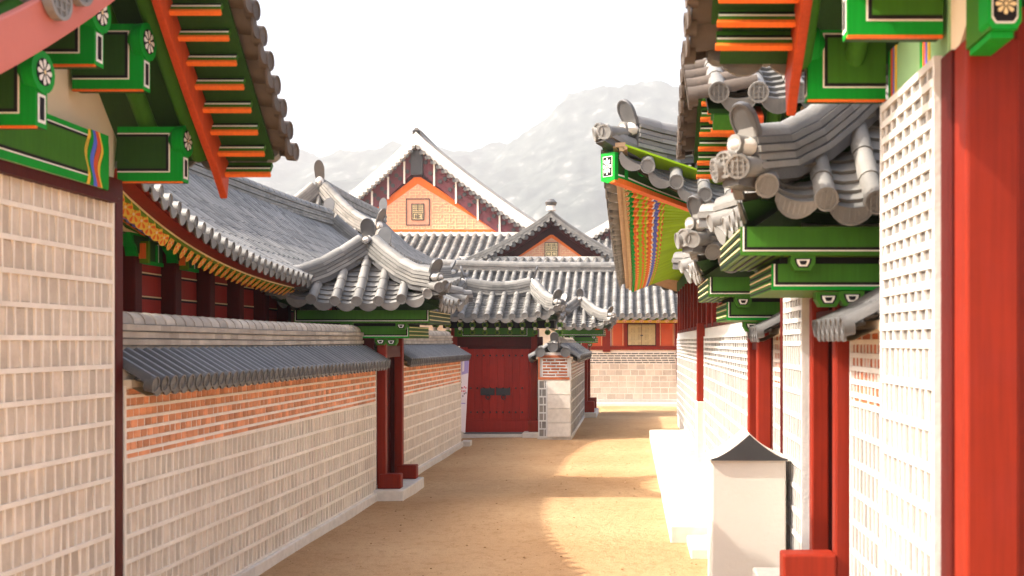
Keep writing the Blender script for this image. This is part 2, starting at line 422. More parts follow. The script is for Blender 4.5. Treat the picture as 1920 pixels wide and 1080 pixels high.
def hip_roof(par, cx, cy, axis, a, b, r, ze, H, up=.12, flare=.06, pitch=.25, rad=.06, step=.12, det=1, nseg=7, deck='green_dark', rw=.2, rl=3, hl=3, lh=.045,
             slopes='fbnm', tall=.26, sag=.05, tips=True, conc=.25, lump=True, cstep=None, hips=((-1, -1), (-1, 1), (1, -1), (1, 1)), name='roof', side_k=1, dv0=0, back_tips=True):
    main, end, hip, rid = hip_fn(a, b, r, ze, H, up, flare, cx, cy, axis, conc)
    mb = MB()
    inset = pitch * .5
    for sg, k in ((-1, 'f'), (1, 'b')):
        if k in slopes:
            p, vm = main(sg); tile_slope(mb, p, -a + inset, a - inset, pitch * side_k, vm, step, rad, min(det, 1), nseg, deck, cstep=cstep, dv0=dv0)
    for sg, k in ((-1, 'n'), (1, 'm')):
        if k in slopes:
            p, vm = end(sg); tile_slope(mb, p, -b + inset, b - inset, pitch, vm, step, rad, det, nseg, deck, cstep=cstep)
    roof = mb.build(name, par)
    rb = MB(); q = [p + Z * .05 for p in rid(sag)]; ridge(rb, q, rw, rl, lh, rw * .36)
    rb.build('ridge', roof)
    d = (q[0] - q[1]).normalized()
    for p, dd in ((q[0], d), (q[-1], -d)):
        eb = MB(); end_tile(eb, p + Z * (rl * lh + .03) + dd * .03, dd, rw * .85, tall, .3, lump); eb.build('ridge_end_tile', roof)
    for sx, sy in hips:
        hb = MB(); lo_ = MB(); ridge(lo_, [p + Z * .02 for p in hip(sx, sy, 3, .0, .16)][::-1], rw * .7, 1, lh, rw * .3); lo_.build('hip_ridge', roof)
        q = [p + Z * .06 for p in hip(sx, sy, 8, .08)][::-1]
        ridge(hb, q, rw * .85, hl if (sx < 0 or back_tips) else 1, lh * .9, rw * .34); hb.build('hip_ridge', roof)
        if tips and (sx < 0 or back_tips):
            eb = MB(); d = (q[-1] - q[-2]); end_tile(eb, q[-1] + Z * (hl * lh * .8), d, rw * .8, tall * .85, .55, lump)
            c = hip(sx, sy, 8, 0)[0]; d = V((d.x, d.y, 0)).normalized()
            tp = c + Z * .07
            eb.tube([tp - d * .25 - Z * .02, tp + d * .03], rad * 1.1, 'tile', 10)
            for rot in (.5, -.5):
                dd = V((d.x * math.cos(rot) - d.y * math.sin(rot), d.x * math.sin(rot) + d.y * math.cos(rot), 0))
                eb.tube([tp - d * .28 + Z * .02, tp - d * .12 + dd * .16 - Z * .02], rad * .95, 'tile', 10)
                eb.disc(tp - d * .12 + dd * .17 - Z * .02, (dd - Z * .2).normalized(), dd.cross(Z).normalized(), rad * 1.1, 'tile', .03, 14, det)
            eb.disc(tp + d * .04, (d - Z * .15).normalized(), d.cross(Z).normalized(), rad * 1.2, 'tile', .04, 14, det)
            eb.build('hip_end_tile', roof)
    return roof, (main, end, hip, rid)

# ------------------------------------------------------------------ masonry
def wall_units(mb, o, d, n, L, z0, rows, mt=.028, hp=.013, vp=.009, mort='mortar', vm=.014, jit=.004, stagger=True, seed=1):
    """o ground point, d along, n outward. rows bottom-up: (material, height, unit width). Stones sit in raised mortar bands"""
    rg = random.Random(seed); z = z0
    mt0 = mt
    for ri, (m, h, w) in enumerate(rows):
        mt = mt0 * (.75 if m == 'brick' else 1)
        x = -(w * .5 if (stagger and ri % 2) else 0)
        while x < L:
            ww = w * rg.uniform(.84, 1.16); a, b = max(x, 0), min(x + ww, L)
            if b - a > .02:
                pr = rg.uniform(0, .005); bv = min(.008, (b - a) * .15); j = lambda: rg.uniform(-jit, jit)
                zb, zt = z + mt * .5 - .004, z + h - mt * .5 + .004
                base = [o + d * (a + vm * .4) + Z * zb, o + d * (b - vm * .4) + Z * zb, o + d * (b - vm * .4) + Z * zt, o + d * (a + vm * .4) + Z * zt]
                fr = [o + d * (a + vm * .4 + bv + j()) + Z * (zb + bv + j()) + n * pr, o + d * (b - vm * .4 - bv + j()) + Z * (zb + bv + j()) + n * pr,
                      o + d * (b - vm * .4 - bv + j()) + Z * (zt - bv + j()) + n * pr, o + d * (a + vm * .4 + bv + j()) + Z * (zt - bv + j()) + n * pr]
                base = [q - n * .006 for q in base]
                if d.cross(Z).dot(n) < 0: base = base[::-1]; fr = fr[::-1]
                mb.rings([base, fr], m, True, True, rg.random())
                if x > 0 and not (m == 'brick' and mort == 'mortar'):                                          # upright mortar line
                    k = rg.uniform(-.006, .006)
                    q0 = o + d * (x - vm / 2) + Z * (z + mt * .4); 
                    mb.box(q0 - n * .01, d * vm, Z * (h - mt * .8) + d * k, n * (.01 + vp), mort, rg.random())
            x += ww
        mb.box(o - n * .01 + Z * (z + h - mt / 2), d * L, Z * mt, n * (.01 + hp), mort, .5)
        z += h
    mb.box(o - n * .01 + Z * (z0 - mt / 2), d * L, Z * mt, n * (.01 + hp), mort, .5)
    for xx in (-.001, L - .024): mb.box(o - n * .01 + d * xx + Z * (z0 - mt / 2 - .001), d * .025, Z * (z - z0 + mt + .002), n * (.0115 + hp), mort, .5)

def low_wall(label, xf, sg, y0, y1, rows, zb=.1, thick=.52, tips=False, step=.11, pitch=.14, over=.16, end_units=False, det=1, seed=3, mort='mortar', base=.05, cap_h=.20, rl=5, rlh=.05, group=None, near_end=True, name='courtyard_wall'):
    """a masonry wall along Y with its decorated face at x = xf looking along sg*X, a tiled cap and layered ridge"""
    t = thing(name, label, 'wall', (xf - sg * thick / 2, (y0 + y1) / 2, 0), group)
    zt = zb + sum(r[1] for r in rows)
    mb = MB(); xb = xf - sg * thick
    mb.bx(min(xf - sg * .004, xb), max(xf - sg * .004, xb), y0, y1, zb - .02, zt + .14, mort, .5)
    wall_units(mb, V((xf, y0 + .005, 0)), Y, X * sg, y1 - y0 - .01, zb, rows, mort=mort, seed=seed)
    mb.build('masonry', t, False)
    f = MB(); xs = sorted((xf + sg * base, xb - sg * base))
    k = max(1, round((y1 - y0) / 1.2))
    for i in range(k):
        f.bx(xs[0], xs[1], y0 + (y1 - y0) * i / k + .002, y0 + (y1 - y0) * (i + 1) / k - .002, -.15, zb, 'granite')
    f.build('footing', t, False, .012)
    cxm = xf - sg * thick / 2; hw = thick / 2 + over
    n_ = MB()
    n_.bx(min(xf + sg * .05, xb - sg * .05), max(xf + sg * .05, xb - sg * .05), y0 + .02, y1 - .02, zt, zt + .05, 'plaster')
    n_.build('cornice', t, False)
    ze = zt + .0
    for s in (sg, -sg):
        c = MB(); p = lambda u, v, s=s: V((cxm + s * (hw - (hw - .1) * v), u, ze + cap_h * (v * .8 + .2 * v * v)))
        tile_slope(c, p, y0 + .05, y1 - .05, pitch, lambda u: 1.0, step, pitch * .35, det, 6, 'wood', sag=.02, m='tile_dark')
        cap = c.build('tiled_cap', t)
    r = MB(); q = [V((cxm, y0 + .02, ze + cap_h - .03)), V((cxm, (y0 + y1) / 2, ze + cap_h - .04)), V((cxm, y1 - .02, ze + cap_h - .03))]
    ridge(r, q, .24, rl, rlh, .085, .17, mat='cap_stone'); r.build('ridge', cap)
    for p, d in ((q[0], -Y), (q[-1], Y)):
        if (d.y < 0 and near_end):
            e = MB(); end_tile(e, p + Z * (rl * rlh - .02) + d * .02, d, .18, .2, .3); e.build('ridge_end_tile', cap)
    return t, zt

# ------------------------------------------------------------------ timber helpers
def post(par, x, y, w, z0, z1, name='post', m='red', bev=.012, d=None):
    mb = MB(); d = d or w; mb.bx(x - w / 2, x + w / 2, y - d / 2, y + d / 2, z0, z1, m); return mb.build(name, par, False, bev)
def side_gate(label, cx, cy, sg, xw, posts, a, b, r, ze, H, ub, lb, foot, psz=.11, base_h=.135, det=1, feet=None, group=None, shade='red'):
    """small roofed gate standing in a wall that runs along Y. sg: alley side. ub=(half width) upper board, lb lower board"""
    t = thing('side_gate', label, 'gate', (cx, cy, 0), group)
    hip_roof(t, cx, cy, 'Y', a, b, r, ze, H, up=.13, flare=.15, det=det, step=.095, rw=.22, rl=3, hl=4, lh=.05, side_k=1.15, back_tips=False)
    zt = ze - .085
    yn, yf = cy - a + .22, cy + a - .22
    xo = cx + sg * ub; xi = cx - sg * ub
    mb = MB(); mb.bx(min(xo, xi), max(xo, xi), yn, yf, zt - .16, zt, 'green_dark', mats={'c0': 'green_yellow'})
    painted(mb, V((min(xo, xi), yn, zt - .16)), X, Z, -Y, 2 * ub, .16, (.012, .012, .022, 0), 'green', 'green')
    for k in range(6):
        z = zt - .15 + k * .026
        mb.box(V((xo, yn + .02, z)), V((0, yf - yn - .04, 0)), V((0, 0, .008)), V((sg * .006, 0, 0)), 'cream' if k % 2 else 'black', .5)
    for k in range(7):
        xx = xo - sg * (.03 + k * .05)
        mb.box(V((xx, yn + .01, zt - .162)), V((0, yf - yn - .02, 0)), V((-sg * .016, 0, 0)), V((0, 0, -.004)), 'black' if k % 2 else 'green_dark', .5)
    mb.build('eaves_board', t, False)
    lo = xw + sg * lb; li = cx - sg * ub * .7
    mb = MB(); z1 = zt - .20; z0 = z1 - .15; y0, y1 = yn + .12, yf - .12
    mb.bx(min(lo, li), max(lo, li), y0, y1, z0, z1, 'green', mats={'c0': 'green_yellow'})
    painted(mb, V((min(lo, li), y0, z0)), X, Z, -Y, abs(lo - li), .15, (.012, .012, .022, 0), 'green', 'green_bright')
    for k in range(6):
        z = z0 + .008 + k * .025
        mb.box(V((lo, y0 + .02, z)), V((0, y1 - y0 - .04, 0)), V((0, 0, .008)), V((sg * .006, 0, 0)), 'cream' if k % 2 else 'black', .5)
    mb.build('bracket_beam', t, False)
    mb = MB(); mb.bx(min(lo, li) + .05, max(lo, li) - .12, y0 + .02, y1 - .02, z1, zt - .16, 'black'); mb.build('gap_shade_filler', t, False)  # black block painted as the shade between eaves board and bracket beam
    for bxp, byp, bz in ((cx - sg * .2, yn + .02, zt - .2), (cx + sg * ub * .58, yn + .02, zt - .2), (xw, y0, z0 - .045), (xw + sg * .13, y0 + .03, z0 - .05), (cx - sg * ub * .75, yn + .02, zt - .2)):
        mb = MB(); q = []
        for x, z in ((-.07, .04), (.07, .04), (.07, 0), (.045, -.045), (-.045, -.045), (-.07, 0)): q.append(V((bxp + x, byp, bz + z)))
        mb.rings([[p + Y * .1 for p in q], [p - Y * .01 for p in q]][::-1], 'green')
        c = V((bxp, byp - .01, bz))
        for k, (s, mm) in enumerate(((.82, 'black'), (.62, 'white'), (.36, 'black'))):
            pp = [c + X * (x * s) + Z * (z * s) - Y * (.003 + .003 * k) for x, z in ((-.06, .028), (.06, .028), (.055, 0), (.035, -.035), (-.035, -.035), (-.055, 0))]
            mb.poly(pp[::-1], mm, .5)
        mb.build('bracket', t, False)
    for k, yy in enumerate(posts):
        post(t, xw, yy, psz, base_h, z0, 'post', shade)
        if feet is None or k in feet:
            mb = MB(); x0, x1 = (xw - sg * .02 if feet is None else xw + sg * psz * .48), xw + sg * foot[0]
            mb.bx(min(x0, x1), max(x0, x1), yy - foot[2] / 2, yy + foot[2] / 2, base_h + .002, base_h + foot[1], 'red' if k else 'red'); mb.build('foot_block', t, False, .014)
    mb = MB(); mb.bx(min(xw - sg * .22, xw + sg * (foot[0] + .06)), max(xw - sg * .22, xw + sg * (foot[0] + .06)), posts[0] - .2, posts[-1] + .18, -.1, base_h, 'granite'); mb.build('stone_base', t, False, .015)
    dm = MB(); ya, yb = posts[0] + psz / 2, posts[-1] - psz / 2
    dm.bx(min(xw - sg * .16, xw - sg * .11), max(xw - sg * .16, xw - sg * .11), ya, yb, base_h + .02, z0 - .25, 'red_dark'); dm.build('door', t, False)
    dm = MB(); dm.bx(min(xw - sg * .08, xw + sg * .03), max(xw - sg * .08, xw + sg * .03), ya, yb, z0 - .25, z0 - .1, 'red_dark'); dm.build('lintel', t, False)
    bk = MB(); xb = cx - sg * (abs(cx - xw) + .55)
    bk.bx(min(xb, xw - sg * .1), max(xb, xw - sg * .1), posts[0] - .03, posts[0] + .03, base_h, z0, 'red_dark'); bk.build('wing_board', t, False)
    bk = MB(); bk.bx(min(xw - sg * .17, xw - sg * .02), max(xw - sg * .17, xw - sg * .02), posts[-1] - .028, posts[-1] + .028, base_h, z0, 'red_dark'); bk.build('door_jamb', t, False)
    return t

def gable_house(label, sg, xw, yc, w0, w1, zt, ap, farE, nearE, purl, rows, near_over=True, near_tiles=False, wall_kw={}, det=1, pur_edge=.39, board=.54, edge=.96, name='gabled_house', depth=3.2, lintel=True, mort='mortar', board_near=None, vlen=1.0):
    """narrow house whose gable end looks over the alley. ap=(y,z) apex of bargeboard, farE/nearE=(y,z) its lower ends"""
    t = thing(name, label, 'house', (xw - sg * depth / 2, yc, 0))
    xin = xw - sg * depth
    mb = MB(); mb.bx(min(xw - sg * .004, xin), max(xw - sg * .004, xin), w0, w1, 0, zt, mort, .5)
    wall_units(mb, V((xw, w0, 0)), Y, X * sg, w1 - w0, .1, rows, mort=mort, **wall_kw)
    mb.build('masonry', t, False)
    # plaster gable
    g = MB(); q = [V((xw - sg * .05, w0 - .1, zt)), V((xw - sg * .05, w1 + .1, zt)), V((xw - sg * .05, farE[0] - .3, farE[1] + .25)), V((xw - sg * .05, ap[0], ap[1] + .05)), V((xw - sg * .05, nearE[0] + .3, nearE[1] + .25))]
    g.rings([q, [p - X * sg * .1 for p in q]], 'plaster'); g.build('gable_plaster', t, False)
    # bargeboards
    xb = xw + sg * board
    for k, (E, hh) in enumerate(((farE, .24), (nearE, .24))):
        b = MB(); n = 8; top = []; bot = []
        for i in range(n + 1):
            s = i / n; y = ap[0] + (E[0] - ap[0]) * s; z = ap[1] + (E[1] - ap[1]) * s + .04 * math.sin(math.pi * s) * -1
            top.append(V((xb, y, z + .2))); bot.append(V((xb, y, z - .04)))
        dy = math.copysign(.07, E[0] - ap[0]); bot[-1] = bot[-1] + V((0, dy * .3, -.05)); top[-1] = top[-1] + V((0, dy, -.06))
        rr = [[a, c, c - X * sg * .05, a - X * sg * .05] for a, c in zip(top, bot)]
        b.rings(rr, 'red_bright' if (k == 0 or not board_near) else board_near); b.build('bargeboard', t, False, .008)
    # roof planes with tiles
    rf = MB()
    def line(E, s, lift): return V((0, ap[0] + (E[0] - ap[0]) * s, ap[1] + (E[1] - ap[1]) * s + lift))
    for E, over, tl in ((farE, True, True), (nearE, near_over, near_tiles)):
        xe = xw + sg * ((edge if over else board + .02) - .04)
        Lr = math.hypot(E[0] - ap[0], E[1] - ap[1])
        def pos(u, v, E=E, xe=xe):
            p = line(E, 1.08 * (1 - v), .30); return V((xin + u * (xe - xin) / abs(xe - xin), p.y, p.z))
        wd_ = abs(xe - xin)
        tile_slope(rf, pos, .1, wd_ - .12, .25, lambda u: 1.0, .11, .06, det if tl else 0, 7, 'green_dark')
    roof = rf.build('roof', t)
    for E, over in ((farE, True), (nearE, near_over)):
        if not over: continue
        vb = MB(); xe = xw + sg * edge
        Lr = math.hypot(E[0] - ap[0], E[1] - ap[1]) * 1.06
        def pos(u, v, E=E, xe=xe, Lr=Lr):
            p = line(E, 1.06 * u / Lr, .26 + .09 * v); return V((xe - sg * .42 * v, p.y, p.z))
        tile_slope(vb, pos, .05, Lr - .03, .17, lambda u: 1.0, .14, .055, max(det, 1), 7, None, m='tile_edge')
        vb.build('verge_tiles', roof)
        # soffit + short rafters outside the bargeboard
        sf = MB(); n = 6
        for i in range(n):
            a, b = line(E, vlen * i / n, .17), line(E, vlen * (i + 1) / n, .17)
            q = [V((xb, a.y, a.z)), V((xe - sg * .1, a.y, a.z)), V((xe - sg * .1, b.y, b.z)), V((xb, b.y, b.z))]
            sf.rings([q, [p + Z * .03 for p in q]], 'green_dark')
        sf.build('verge_soffit', roof, False)
        k = int(Lr / .165)
        for i in range(k):
            s = (i + .75) / (k + .1); a = line(E, .99 * vlen * s, 0); dv = (line(E, 1, 0) - line(E, 0, 0)).normalized(); nn = V((0, -dv.z, dv.y)); nn = nn if nn.z > 0 else -nn
            m_ = MB(); o = V((xb, a.y, a.z)) + nn * .05
            m_.box(o, X * sg * (edge - board - .13), dv * .03, nn * .1, 'green', .5)
            m_.box(o + dv * .0 - nn * .022, X * sg * (edge - board - .12), dv * .03, nn * .022, 'orange', .5)
            m_.box(o - dv * .003 + nn * .03, X * sg * (edge - board - .13), dv * .003, nn * .012, 'white', .5)
            m_.box(o - dv * .003 + nn * .05, X * sg * (edge - board - .13), dv * .003, nn * .014, 'black', .5)
            m_.build('short_rafter', t, False)
    # long rafters inside
    for E in (farE, nearE):
        for off in (.15, .42):
            m_ = MB(); a, b = line(E, .1, .12), line(E, .93, .1); m_.tube([V((xw + sg * (off - .02), a.y, a.z)), V((xw + sg * (off - .02), b.y, b.z))], .055, 'green', 12); m_.build('rafter', t)
    # purlins
    for (py, pz, ph) in purl:
        m_ = MB(); x0, x1 = xw - sg * .02, xw + sg * pur_edge; lw = .05; h1 = ph * .5
        fw = abs(x1 - x0); rg = .075; rc = ph * .27; cz = pz + ph - rc
        m_.bx(min(x0, x1), max(x0, x1), py - lw, py + lw, pz + .008, pz + ph - .02, 'green_bright', .5, mats={'c0': 'green_dark'})
        m_.bx(min(x0, x1), max(x0, x1), py - lw - .006, py - lw + .018, pz - .002, pz + .008, 'orange', .5)
        for sd in (-1, 1):
            o = V((min(x0, x1), py + sd * lw, pz + .01)); ins = (0, rg, .055, .04) if sg > 0 else (rg, 0, .055, .04)
            painted(m_, o, X, Z, V((0, sd, 0)), fw, ph - .03, ins, 'green_dark' if sg > 0 else 'green', 'green_bright')  # lighter field colour on the right purlins stands for sunlight
        for (s0, mm, r0), (s1, _, r1) in zip(((pur_edge - .09, 'green_bright', lw), (pur_edge - .05, 'green_bright', rc * .9), (pur_edge + .012, None, rc)), ((pur_edge - .05, 0, rc * .9), (pur_edge + .012, 0, rc))):
            m_.tube([V((xw + sg * s0, py, cz)), V((xw + sg * s1, py, cz))], [r0, r1], mm, 18, True, .5)
        xe = xw + sg * (pur_edge + .012)
        flower(m_, V((xe, py, cz)), Y, Z, X * sg, rc * .66)
        o = V((xw + sg * pur_edge, py - lw * .7, pz + .03)); rect(m_, o, Y, Z, X * sg, 0, lw * 1.4, 0, h1 - .05, .003, 'white'); rect(m_, o, Y, Z, X * sg, .015, lw * 1.4 - .015, .015, h1 - .065, .005, 'black')
        m_.build('purlin', t, True)
    return t, roof

# ================================================================== THE SETTING
g = MB()
NX, NY = 30, 60
def gz(x, y):
    return .012 * math.sin(x * 2.1 + y * .7) * math.sin(y * 1.3 - x * .4) + .006 * math.sin(x * 5.3 + 1) * math.sin(y * 4.1)
xs = [-3000, -60, -12] + [-5 + 8 * i / NX for i in range(NX + 1)] + [12, 60, 3000]
ys = [-3000, -60, -8] + [1 + 36 * i / NY for i in range(NY + 1)] + [70, 400, 4000]
ids = g.add([V((x, y, gz(x, y) if -5 <= x <= 3 and 1 <= y <= 37 else -.02)) for y in ys for x in xs])
for j in range(len(ys) - 1):
    for i in range(len(xs) - 1):
        a = ids + j * len(xs) + i; g.face((a, a + 1, a + 1 + len(xs), a + len(xs)), 'sand', .5)
tag(g.build('ground'), 'sandy ochre ground of the alley with scuffs', 'ground', kind='structure')
# scattered grit
rg = random.Random(5); gr = MB()
for k in range(800):
    y = rg.uniform(6.5, 22) ; x = rg.uniform(-3.1, .4 if y > 9.8 else 1.0); s = rg.choice((.003, .004, .004, .006, .007, .012))
    p = V((x, y, gz(x, y) + s * .3)); q = [p + V((s * rg.uniform(.7, 1.4) * math.cos(a), s * rg.uniform(.7, 1.4) * math.sin(a), 0)) for a in (0, 1.3, 2.5, 3.8, 5.1)]
    gr.rings([q, [w_ + Z * s * .6 - (w_ - p) * .35 for w_ in q]], rg.choice(('tan', 'clod', 'clod')))
tag(gr.build('grit', smooth=False), 'loose grit scattered over the sandy alley', 'grit', kind='stuff')

prof = [(-400, 430), (0, 380), (200, 340), (400, 300), (480, 297), (537, 280), (575, 283), (633, 303), (680, 300), (730, 296), (845, 288), (900, 287), (961, 280), (1000, 255), (1038, 222), (1058, 197), (1073, 181), (1095, 176), (1115, 171), (1154, 172), (1250, 190), (1400, 240), (1700, 330), (2300, 460)]
hm = MB(); DY = 1250.
def ph(px):
    for (a, b), (c, d) in zip(prof, prof[1:]):
        if a <= px <= c: return (642 - (b + (d - b) * (px - a) / (c - a))) * DY / 2000 + 2
    return 60
from mathutils import noise as mn
gx = [(-400 + 2700 * i / 420) for i in range(421)]; gy = [620 + 1000 * j / 110 for j in range(111)]
def hz(px, y):
    x = (px - 1182) * DY / 2000
    s = (y - 620) / (DY - 620)
    f = (s * s * (3 - 2 * s)) if s <= 1 else max(0, 1 - ((s - 1) / .62) ** 2 * 1.0)
    nv = mn.fractal(V((x * .006, y * .006, 3)), 1.0, 2.0, 6) * 34 * min(1, s * 3) * (.08 if abs(s - 1) < .03 else .3 if abs(s - 1) < .15 else 1)
    rk = abs(mn.noise(V((x * .03, y * .03, 9)))) * 9 + mn.noise(V((x * .11, y * .11, 2))) * 3 + mn.noise(V((x * .3, y * .3, 5))) * 1.5
    return V((x, y, max(-8, ph(px) * f + nv * (f > .02) - 6 * (f < .02) + rk * f - 6)))
i0 = hm.add([hz(px, y) for y in gy for px in gx])
for j in range(110):
    for i in range(420):
        a = i0 + j * 421 + i; hm.face((a, a + 1, a + 422, a + 421), 'hill', .5)
tag(hm.build('hills'), 'pale hazy rocky mountain behind the palace roofs', 'mountain', kind='structure')

# ================================================================== LEFT SIDE
ST = lambda n, w=.094, h=.172, m='stone': [(m, h, w)] * n
# near gabled house
rowsL = ST(16, .094, .175)
L1, L1r = gable_house('near left house with grey stone gable wall, green painted beams and red bargeboards', 1, -3.24, 6.0, 5.0, 6.67, 2.90, (6.0, 4.12), (7.13, 3.05), (4.3, 3.03),
    [(6.83, 3.015, .375), (6.28, 3.47, .41), (5.72, 3.47, .41), (5.16, 3.03, .38)], rowsL, near_over=False, wall_kw=dict(seed=11), board_near='pinkboard')
mb = MB()
yA, yB = 4.6, 6.45
mb.bx(-3.36, -3.16, yA, yB, 2.925, 3.24, 'pale_green', .5)
painted(mb, V((-3.16, yA, 2.925)), Y, Z, X, yB - yA, .315, (0, 0, .045, .03), 'green', 'green_bright')
for k, (m_, a, b) in enumerate((('yellow', .0, .03), ('green_bright', .03, .06), ('blue', .06, .10), ('coral', .10, .145), ('yellow', .145, .17), ('green_bright', .17, .25))):
    n_w = 14; wv = lambda q: .022 * math.sin(q / n_w * 2 * math.pi * 1.3 + k * .5)
    lo_ = [V((-3.152 + .001 * k, yB - .27 + a + wv(q), 2.92 + .325 * q / n_w)) for q in range(n_w + 1)]
    hi_ = [V((-3.152 + .001 * k, yB - .27 + b + .004 + (wv(q) if k < 5 else 0), 2.92 + .325 * q / n_w)) for q in range(n_w + 1)]
    for q in range(n_w): mb.poly([lo_[q], hi_[q], hi_[q + 1], lo_[q + 1]], m_, .5)
mb.tube([V((-3.26, yB - .02, 2.92)), V((-3.26, yB - .02, 3.245))], .1, 'green', 14)
mb.build('lintel_beam', L1, True)
mb = MB(); mb.bx(-3.30, -3.18, 4.7, 6.62, 2.865, 2.925, 'red_dark'); mb.bx(-3.34, -3.2, 6.44, 6.72, 2.90, 3.02, 'red_dark'); mb.build('sill_board', L1, False)
post(L1, -3.28, 6.735, .11, 0.28, 3.0, 'corner_post', 'red_dark')
mb = MB(); mb.bx(-3.36, -3.2, 6.67, 6.80, -.1, .28, 'granite'); mb.build('post_base', L1, False, .01)
# tile ends at the near verge
mb = MB()
for k in (-1, 0):
    y = 4.97 - k * .2; z = 3.60 - k * .13
    mb.tube([V((-3.0, y, z + .05)), V((-2.68, y, z))], .085, 'tile', 12); mb.disc(V((-2.66, y, z)), X, Y, .098, 'tile', .03, 18, 2)
mb.build('verge_end_tiles', L1)

rows_low = ST(7, .094, .1625) + [('brick', .055, .19)] + [('brick', .0715, .096)] * 5 + [('brick', .06, .2)]
low_wall('long low stone wall with orange brick band and tiled cap, left foreground', -3.24, 1, 6.80, 13.55, rows_low, seed=21)
low_wall('shorter stretch of stone and brick wall beyond the left gate', -3.24, 1, 14.85, 20.35, rows_low, seed=22)
side_gate('small red gate with tiled hip roof between two left walls', -3.38, 14.2, 1, -3.17, (13.63, 14.62), 1.0, .93, .42, 2.49, .62, .85, .36, (.25, .19, .16), group='small roofed side gates')

# banner leaning at the end of the left wall
bn = thing('banner_stand', 'pale lilac banner with small red and black marks leaning at wall end', 'banner', (-3.15, 20.5, 0))
mb = MB(); a, b, c, d = P(861, 672, 20.45), P(880, 664, 20.75), P(872, 812, 20.6), P(860, 806, 20.4)
mb.rings([[a, b, c, d], [q + Y * .02 for q in (a, b, c, d)]], 'banner')
n_ = (b - a).cross(d - a).normalized(); n_ = n_ if n_.y < 0 else -n_
lp = lambda s, t: a + (b - a) * s + ((d + (c - d) * s) - (a + (b - a) * s)) * t
def patch(s0, s1, t0, t1, m, dd=.004): mb.poly([lp(s0, t0) + n_ * dd, lp(s0, t1) + n_ * dd, lp(s1, t1) + n_ * dd, lp(s1, t0) + n_ * dd], m, .5)
patch(.03, .97, .03, .24, 'violet'); patch(.3, .5, .05, .2, 'banner', .007)
for s, t, m_ in ((.12, .30, 'black'), (.14, .33, 'black'), (.1, .36, 'black'), (.2, .405, 'black'), (.35, .41, 'crimson'), (.55, .40, 'crimson'), (.72, .415, 'crimson'), (.25, .45, 'crimson'), (.45, .455, 'crimson'), (.62, .455, 'crimson'), (.55, .49, 'black'), (.75, .48, 'black'), (.4, .52, 'black')):
    patch(s, s + .11, t, t + .022, m_, .007)
for k in range(4): patch(.1 + .05 * k, .8, .62 + .03 * k, .635 + .03 * k, 'violet' if k == 0 else 'banner', .006)
mb.build('cloth', bn, False)
mb = MB(); mb.tube([P(862, 668, 20.5), P(862, 822, 20.5)], .012, 'white', 8); mb.bx(-3.24, -3.08, 20.45, 20.75, -.02, .1, 'granite'); mb.build('stand', bn, True)

# long building behind the left wall
L5 = thing('courtyard_hall', 'long red panelled hall with curved tiled roof behind left wall', 'building', (-6.2, 15.2, 0))
A5, B5, R5 = 7.4, 2.2, 6.7
rf, fn5 = hip_roof(L5, -6.2, 15.2, 'Y', A5, B5, R5, 2.76, 1.60, up=.62, flare=.42, pitch=.2, rad=.05, step=.13, deck='red', rw=.26, rl=5, hl=4, lh=.05, tall=.3, sag=.12)
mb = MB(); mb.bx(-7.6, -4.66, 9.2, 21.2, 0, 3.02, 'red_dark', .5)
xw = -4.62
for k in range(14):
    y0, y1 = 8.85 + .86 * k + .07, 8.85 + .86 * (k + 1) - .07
    mb.bx(-4.66, xw - .0, y0, y1, 1.7, 2.74, 'red_shade_lift', .5)
    for z in (2.655, 2.43): mb.bx(xw, xw + .006, y0, y1, z, z + .012, 'cream', .5); mb.bx(xw, xw + .004, y0, y1, z - .02, z - .002, 'black', .5)
mb.build('panelled_wall', L5, False)
for k in range(15):
    y = 8.85 + .86 * k
    post(L5, -4.55, y, .15, 0, 3.0, 'column', 'red_dark')
    m_ = MB()                                                       # carved bracket at the column head
    q = [V((-4.56, y + s * .02, z)) for s, z in ((-10, 2.99), (10, 2.99), (9, 2.91), (5, 2.86), (4, 2.78), (-4, 2.78), (-5, 2.86), (-9, 2.91))]
    m_.rings([q, [p + X * .1 for p in q]], 'green_bright', t=.5)
    m_.rings([[p + X * .105 + V((0, (y - p.y) * .25, (2.88 - p.z) * .25)) for p in q], [p + X * .11 + V((0, (y - p.y) * .25, (2.88 - p.z) * .25)) for p in q]], 'green_dark', t=.5)
    m_.bx(-4.46, -4.40, y - .035, y + .035, 2.76, 2.9, 'orange', .5); m_.bx(-4.46, -4.38, y - .02, y + .02, 2.72, 2.92, 'green_yellow', .5)
    m_.build('column_bracket', L5, False)
    if k < 14:
        m_ = MB(); m_.bx(xw - .03, xw + .02, y + .08, y + .78, 2.74, 2.98, 'green_dark', .5)
        m_.bx(xw + .02, xw + .03, y + .08, y + .78, 2.74, 2.775, 'green_bright', .5)
        m_.bx(xw + .02, xw + .03, y + .62, y + .66, 2.775, 2.94, 'green_bright', .5); m_.bx(xw + .02, xw + .03, y + .66, y + .675, 2.775, 2.95, 'white', .5)
        m_.bx(xw + .02, xw + .03, y + .10, y + .14, 2.8, 2.94, 'green', .5)
        m_.build('transom_panel', L5, False)
mp, vmx = fn5[0](1)
m_ = MB(); n = 60; fr = []
for i in range(n + 1):
    u = -A5 + 2 * A5 * i / n; p = mp(u, .0); q = mp(u, .1)
    fr.append([p + V((-.17, 0, -.07)), p + V((-.17, 0, -.12)), p + V((-.20, 0, -.12)), p + V((-.20, 0, -.07))])
m_.rings(fr, 'green_yellow', t=.5)
m_.rings([[q[1] + V((.008, 0, .034)), q[1] + V((.008, 0, .02)), q[1] + V((-.01, 0, .02)), q[1] + V((-.01, 0, .034))] for q in fr], 'cream', t=.5)
